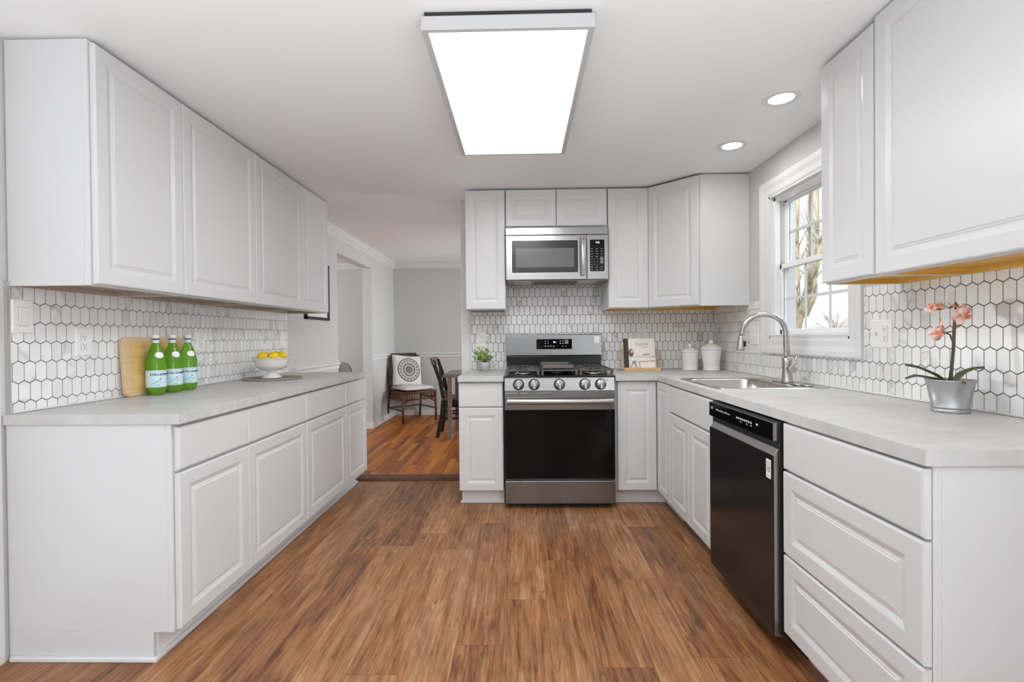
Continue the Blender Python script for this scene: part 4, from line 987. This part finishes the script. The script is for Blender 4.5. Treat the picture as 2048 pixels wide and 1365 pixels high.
b = MB(); b.tube([(1.478, -2.312, z0-.012), (1.484, -2.312, 1.07), (1.490, -2.311, 1.126), (1.494, -2.310, 1.204), (1.497, -2.31, 1.250), (1.500, -2.31, 1.290)], [.0055, .0050, .0048, .0048, .0044, .003], 9); b.build('main_stem', ORSTEM, t)
b = MB(); b.tube([(1.472, -2.312, z0-.012), (1.480, -2.314, 1.08), (1.486, -2.314, 1.15), (1.478, -2.312, 1.178), (1.463, -2.31, 1.186), (1.449, -2.31, 1.192)], .0026, 7)
b.tube([(1.449, -2.31, 1.192), (1.436, -2.31, 1.186), (1.430, -2.31, 1.180)], .002, 6)
b.tube([(1.492, -2.31, 1.19), (1.475, -2.30, 1.186), (1.460, -2.30, 1.200)], .0022, 6)
b.tube([(1.496, -2.31, 1.205), (1.512, -2.315, 1.214), (1.520, -2.318, 1.232), (1.517, -2.318, 1.243)], .0022, 6)
b.tube([(1.505, -2.31, 1.28), (1.480, -2.30, 1.272), (1.455, -2.295, 1.266), (1.432, -2.295, 1.270)], .0022, 6)
b.build('twigs', ORTWIG, t)
def flower(cn, nrm, r, rot=0, seedv=0):
    b = MB(); nrm = Vector(nrm).normalized(); u = nrm.cross(Vector((0, 0, 1))).normalized(); w = nrm.cross(u); cn = Vector(cn); rn = random.Random(seedv)
    for k in range(5):
        a = rot+k*2*PI/5; d = u*math.cos(a)+w*math.sin(a); sd = nrm.cross(d); L_ = r*rn.uniform(.85, 1.1); wd = L_*(.50 if k % 2 else .40); cu = rn.uniform(.0, .35)
        b.grid(lambda p, q: cn+d*L_*p+sd*wd*(q*2-1)*math.sin(PI*min(.985, .12+.80*p))**.8+nrm*(L_*cu*p*p-.25*wd*abs(q*2-1)*math.sin(PI*p)), 7, 6)
    o = b.build('flower', PETAL, t); sm = o.modifiers.new('solid', 'SOLIDIFY'); sm.thickness = .0008
    MB().lathe([(.001, -.004), (.004, -.002), (.0045, .002), (.001, .006)], cn+nrm*.003, 10).build('flower_centre', mat('flower_centre', (.75, .35, .2), .5), o)
flower((1.502, -2.322, 1.244), (-.45, -1, -.1), .030, .4, 1); flower((1.525, -2.318, 1.256), (.5, -1, .3), .030, 1.0, 2); flower((1.508, -2.305, 1.275), (.2, -.5, 1), .026, .2, 5)
flower((1.452, -2.292, 1.278), (-.2, -.5, 1.2), .030, .3, 3); flower((1.425, -2.297, 1.268), (-.7, -.4, .9), .022, .9, 4)
flower((1.455, -2.304, 1.205), (.85, -.7, .3), .028, .6, 6); flower((1.430, -2.312, 1.186), (-.9, -.7, -.1), .023, .1, 7)
b = MB(); b.lathe([(.001, -.011), (.006, -.004), (.007, .002), (.004, .009), (.001, .011)], (1.436, -2.312, 1.166), 12, M=Matrix.Rotation(1.0, 3, 'Y').to_4x4()); b.lathe([(.001, -.008), (.005, -.002), (.005, .003), (.001, .008)], (1.446, -2.318, 1.190), 12); b.build('buds', mat('bud', (.36, .34, .24), .5), t)

# ---------------------------------------------------------------- picture on the left wall
t = thing('picture_frame', 'black picture frame with white mat on the wall past the left cabinets', 'picture', (XL+.012, .485, 1.635))
py0, py1, pz0, pz1 = .232, .748, 1.362, 1.908; fw = .026
b = MB(); X0, X1 = XL+.001, XL+.026
b.box(X0, X1, py0, py0+fw, pz0, pz1); b.box(X0, X1, py1-fw, py1, pz0, pz1); b.box(X0, X1, py0, py1, pz0, pz0+fw); b.box(X0, X1, py0, py1, pz1-fw, pz1)
b.build('frame', FRAMEB, t, bev=.002); MB().box(X0, X0+.010, py0+fw, py1-fw, pz0+fw, pz1-fw).build('mat_board', MATB, t)
MB().box(X0+.010, X0+.011, py0+.11, py1-.11, pz0+.12, pz1-.12).build('print', mat('pale_print_art', (.6, .6, .58), .6), t)

# ---------------------------------------------------------------- dining furniture
FZ = .0182
def loc_thing(name, label, cat, x, y, rz, group=None):
    o = bpy.data.objects.new(name, None); COL.objects.link(o); o.location = (x, y, FZ); o.rotation_euler.z = rz; return tag(o, label, cat, group)
# wicker chair: local frame faces -y
t = loc_thing('wicker_chair', 'brown rattan side chair in the dining room corner, holding a pillow', 'chair', -1.555, 2.84, .70)
SW, SD = .255, .22
for sx_ in (-1, 1):
    MB().tube([(sx_*SW, -SD, 0), (sx_*SW, -SD, .20), (sx_*(SW-.005), -SD+.005, .40)], [.018, .018, .017], 10).build('leg', CANE, t, local=True)
    MB().tube([(sx_*(SW+.005), SD+.05, 0), (sx_*SW, SD+.01, .22), (sx_*(SW-.01), SD-.01, .42), (sx_*SW, SD+.05, .70), (sx_*(SW+.015), SD+.10, .93)], .016, 10).build('leg', CANED, t, local=True)
b = MB(); zs = .41
for a, c in (((-SW, -SD, zs), (SW, -SD, zs)), ((-SW, SD, zs), (SW, SD, zs)), ((-SW, -SD, zs), (-SW, SD, zs)), ((SW, -SD, zs), (SW, SD, zs))): b.tube([a, c], .016, 10)
for a, c in (((-SW, -SD, .315), (SW, -SD, .315)), ((SW, -SD, .315), (SW, SD, .315)), ((-SW, -SD, .315), (-SW, SD, .315))): b.tube([a, c], .011, 8)
for k in range(13): x = -SW+.03+k*(2*SW-.06)/12; b.tube([(x, -SD, .315), (x, -SD, zs)], .006, 6)
for k in range(11):
    y = -SD+.03+k*(2*SD-.06)/10
    for x in (-SW, SW): b.tube([(x, y, .315), (x, y, zs)], .006, 6)
for sx_ in (-1, 1): b.tube([(sx_*SW, -SD, .20), (sx_*(SW-.02), -SD, .27), (sx_*(SW-.08), -SD, .305)], .009, 6)
b.tube([(-SW, -SD, .17), (-SW, SD, .17)], .010, 8); b.tube([(SW, -SD, .17), (SW, SD, .17)], .010, 8); b.tube([(-SW, SD+.02, .17), (SW, SD+.02, .17)], .010, 8)
b.tube([(-SW+.01, -SD, .20), (-SW+.06, -SD+.1, .27), (0, 0, .29), (SW-.06, SD-.1, .27), (SW-.01, SD, .2)], .008, 6)
b.build('seat_frame', CANE, t, local=True)
MB().box(-SW, SW, -SD, SD, zs-.004, zs+.008).build('seat', CANE, t, local=True)
b = MB(); b.tube([(-SW-.015, SD+.10, .93), (SW+.015, SD+.10, .93)], .017, 10); b.tube([(-SW, SD+.092, .895), (SW, SD+.092, .895)], .009, 8)
for k in range(16): x = -SW+.02+k*(2*SW-.04)/15; b.tube([(x, SD, .43), (x, SD+.05, .70), (x, SD+.095, .925)], .006, 6)
b.tube([(-SW, SD+.03, .62), (SW, SD+.03, .62)], .008, 8)
b.build('back', CANED, t, local=True)
CW = Matrix.Translation((-1.555, 2.84, FZ)) @ Matrix.Rotation(.70, 4, 'Z')
b = MB()
def cush(u, v):
    x, y = (u*2-1), (v*2-1); return Vector((x*.225, y*.215, 0))
def pillow_geo(w, h, th, n=20, tuft=0):
    b = MB()
    for sgn in (1, -1):
        def g(u, v):
            x, y = u*2-1, v*2-1; e = max(0, (1-x**4)*(1-y**4))**.5; pin = 1-.06*(1-abs(x))*abs(y)**2-.0
            px = x*w/2*(1-.05*(1-y*y)*0-.05*math.cos(PI*y/2)*abs(x)); py = y*h/2*(1-.05*math.cos(PI*x/2)*abs(y))
            zt = th/2*e*sgn
            if tuft: zt *= (.82+.18*math.cos(3*PI*x)*math.cos(3*PI*y))
            return Vector((px, py, zt))
        b.grid(g, n, n)
    bmesh.ops.remove_doubles(b.b, verts=b.b.verts, dist=.0005); return b
o = tag(pillow_geo(.47, .44, .085, tuft=1).build('seat_cushion', CLOTH), 'cream tufted seat cushion on the rattan chair', 'cushion')
o.matrix_world = CW @ Matrix.Translation((0, -.012, .462))
Mp = CW @ Matrix.Translation((-.015, .125, .695)) @ Matrix.Rotation(.10, 4, 'Y') @ Matrix.Rotation(PI/2-.26, 4, 'X')
t = bpy.data.objects.new('throw_pillow', None); COL.objects.link(t); t.matrix_world = Mp; tag(t, 'square cream throw pillow with black round medallion on the rattan chair', 'pillow')
pillow_geo(.46, .46, .13).build('pillow_body', CLOTH, t, local=True)
def surf(x, y): 
    X, Y = x/.23, y/.23; return .065*max(0, (1-X**4)*(1-Y**4))**.5+.0015
b = MB()
def ring(r0, r1, n=72, cx=0, cy=0, zz=0):
    for k in range(n):
        a0, a1 = 2*PI*k/n, 2*PI*(k+1)/n; b._f([b.b.verts.new((cx+r*math.cos(a), cy+r*math.sin(a), surf(cx+r*math.cos(a), cy+r*math.sin(a))+zz)) for r, a in ((r0, a0), (r1, a0), (r1, a1), (r0, a1))])
b.m(BLKPR); ring(.160, .172)
for k in range(18): a = 2*PI*k/18; ring(.009, .0185, 12, .134*math.cos(a), .134*math.sin(a))
b.m(BRNPR); ring(.072, .096); 
b.m(BLKPR)
for k in range(24): a = 2*PI*k/24; ring(.001, .007, 6, .100*math.cos(a), .100*math.sin(a), .0004)
ring(.050, .060); ring(.006, .044); b.m(CLOTH)
for k in range(10): a = 2*PI*k/10; ring(.001, .006, 8, .024*math.cos(a), .024*math.sin(a), .0006)
b.build('medallion_print', None, t, local=True)

def xchair(x, y, rz, label):
    """local: faces +x, back at -x"""
    t = loc_thing('dining_chair', label, 'chair', x, y, rz)
    for sy_ in (-1, 1):
        M = Matrix.Identity(4); w = .021
        b = MB(); P = [(-.290, 0), (-.235, .28), (-.215, .46), (-.252, .66), (-.335, .905)]
        for (xa, za), (xb, zb) in zip(P, P[1:]):
            y0_ = sy_*.19
            vs = [b.b.verts.new(q) for q in ((xa-w, y0_-.017, za), (xa+w, y0_-.017, za), (xa+w, y0_+.017, za), (xa-w, y0_+.017, za), (xb-w, y0_-.017, zb), (xb+w, y0_-.017, zb), (xb+w, y0_+.017, zb), (xb-w, y0_+.017, zb))]
            for f in ((3, 2, 1, 0), (4, 5, 6, 7), (0, 1, 5, 4), (1, 2, 6, 5), (2, 3, 7, 6), (3, 0, 4, 7)): b._f([vs[i] for i in f])
        b.build('leg', DKWOOD, t, local=True)
        MB().tube([(.20, sy_*.19, 0), (.20, sy_*.19, .43)], [.020, .026], 4).build('leg', DKWOOD, t, local=True)
    MB().box(-.235, .235, -.215, .215, .435, .46).build('seat', CHAIRTOP, t, local=True, bev=.006)
    b = MB(); b.box(-.20, .20, -.195, -.175, .375, .435); b.box(-.20, .20, .175, .195, .375, .435); b.box(.18, .20, -.19, .19, .375, .435)
    for z in (.30, .21): b.box(-.21, .20, -.198, -.182, z, z+.022); b.box(-.21, .20, .182, .198, z, z+.022); 
    b.box(-.215, -.20, -.19, .19, .17, .40); b.build('apron', DKWOOD, t, local=True)
    b = MB(); b.grid(lambda u, v: Vector((-.322-.030*v-.03*math.sin(PI*u), -.215+.43*u, .845+.080*v)), 12, 4)
    o = b.build('top_rail', CHAIRTOP, t, local=True); sm = o.modifiers.new('solid', 'SOLIDIFY'); sm.thickness = .026; sm.offset = 0
    b = MB(); b.tube([(-.315, -.18, .85), (-.275, -.03, .69), (-.230, .185, .51)], .012, 6); b.tube([(-.315, .18, .85), (-.275, .03, .69), (-.230, -.185, .51)], .012, 6); b.box(-.235, -.213, -.19, .19, .49, .52)
    b.build('cross_slats', DKWOOD, t, local=True); return t
xchair(-.700, 1.80, .03, 'dark wooden x-back dining chair with its back to the rattan chair')
t = loc_thing('dining_table', 'grey-brown wooden dining table seen past the kitchen wall', 'table', -.2, 2.1, 0)
tx0, tx1, ty0, ty1 = -.68, .85, -.70, .03
MB().box(tx0, tx1, ty0, ty1, .715, .755).build('table_top', TABLEW, t, local=True, bev=.004)
for x in (tx0+.045, tx1-.085):
    for y in (ty0+.03, ty1-.075): MB().box(x, x+.045, y, y+.045, 0, .715).build('leg', TABLEW, t, local=True)
# grey chair in the next room
t = loc_thing('grey_shell_chair', 'grey rounded chair back seen through the opening, behind the left counter', 'chair', -2.46, 2.42, .3)
b = MB(); b.grid(lambda u, v: Vector((.20*math.cos(PI*(u-.5)*.0)*0+(u*2-1)*.19*(1-.55*max(0, v-.55)/.45*abs(u*2-1)**0*max(0, v-.6)), .16-.10*(u*2-1)**2+.10*v, .40+.44*v*(1-.10*abs(u*2-1)**3))), 16, 12)
o = b.build('shell', GREYSH, t, local=True); sm = o.modifiers.new('solid', 'SOLIDIFY'); sm.thickness = .03
MB().box(-.2, .2, -.22, .18, .38, .43).build('seat', GREYSH, t, local=True, bev=.02)
for x in (-.17, .17):
    for y in (-.18, .16): MB().tube([(x*.8, y*.8, .38), (x, y, 0)], .012, 8).build('leg', BLK, t, local=True)

for o in bpy.data.objects:
    if '_w' in o: del o['_w']
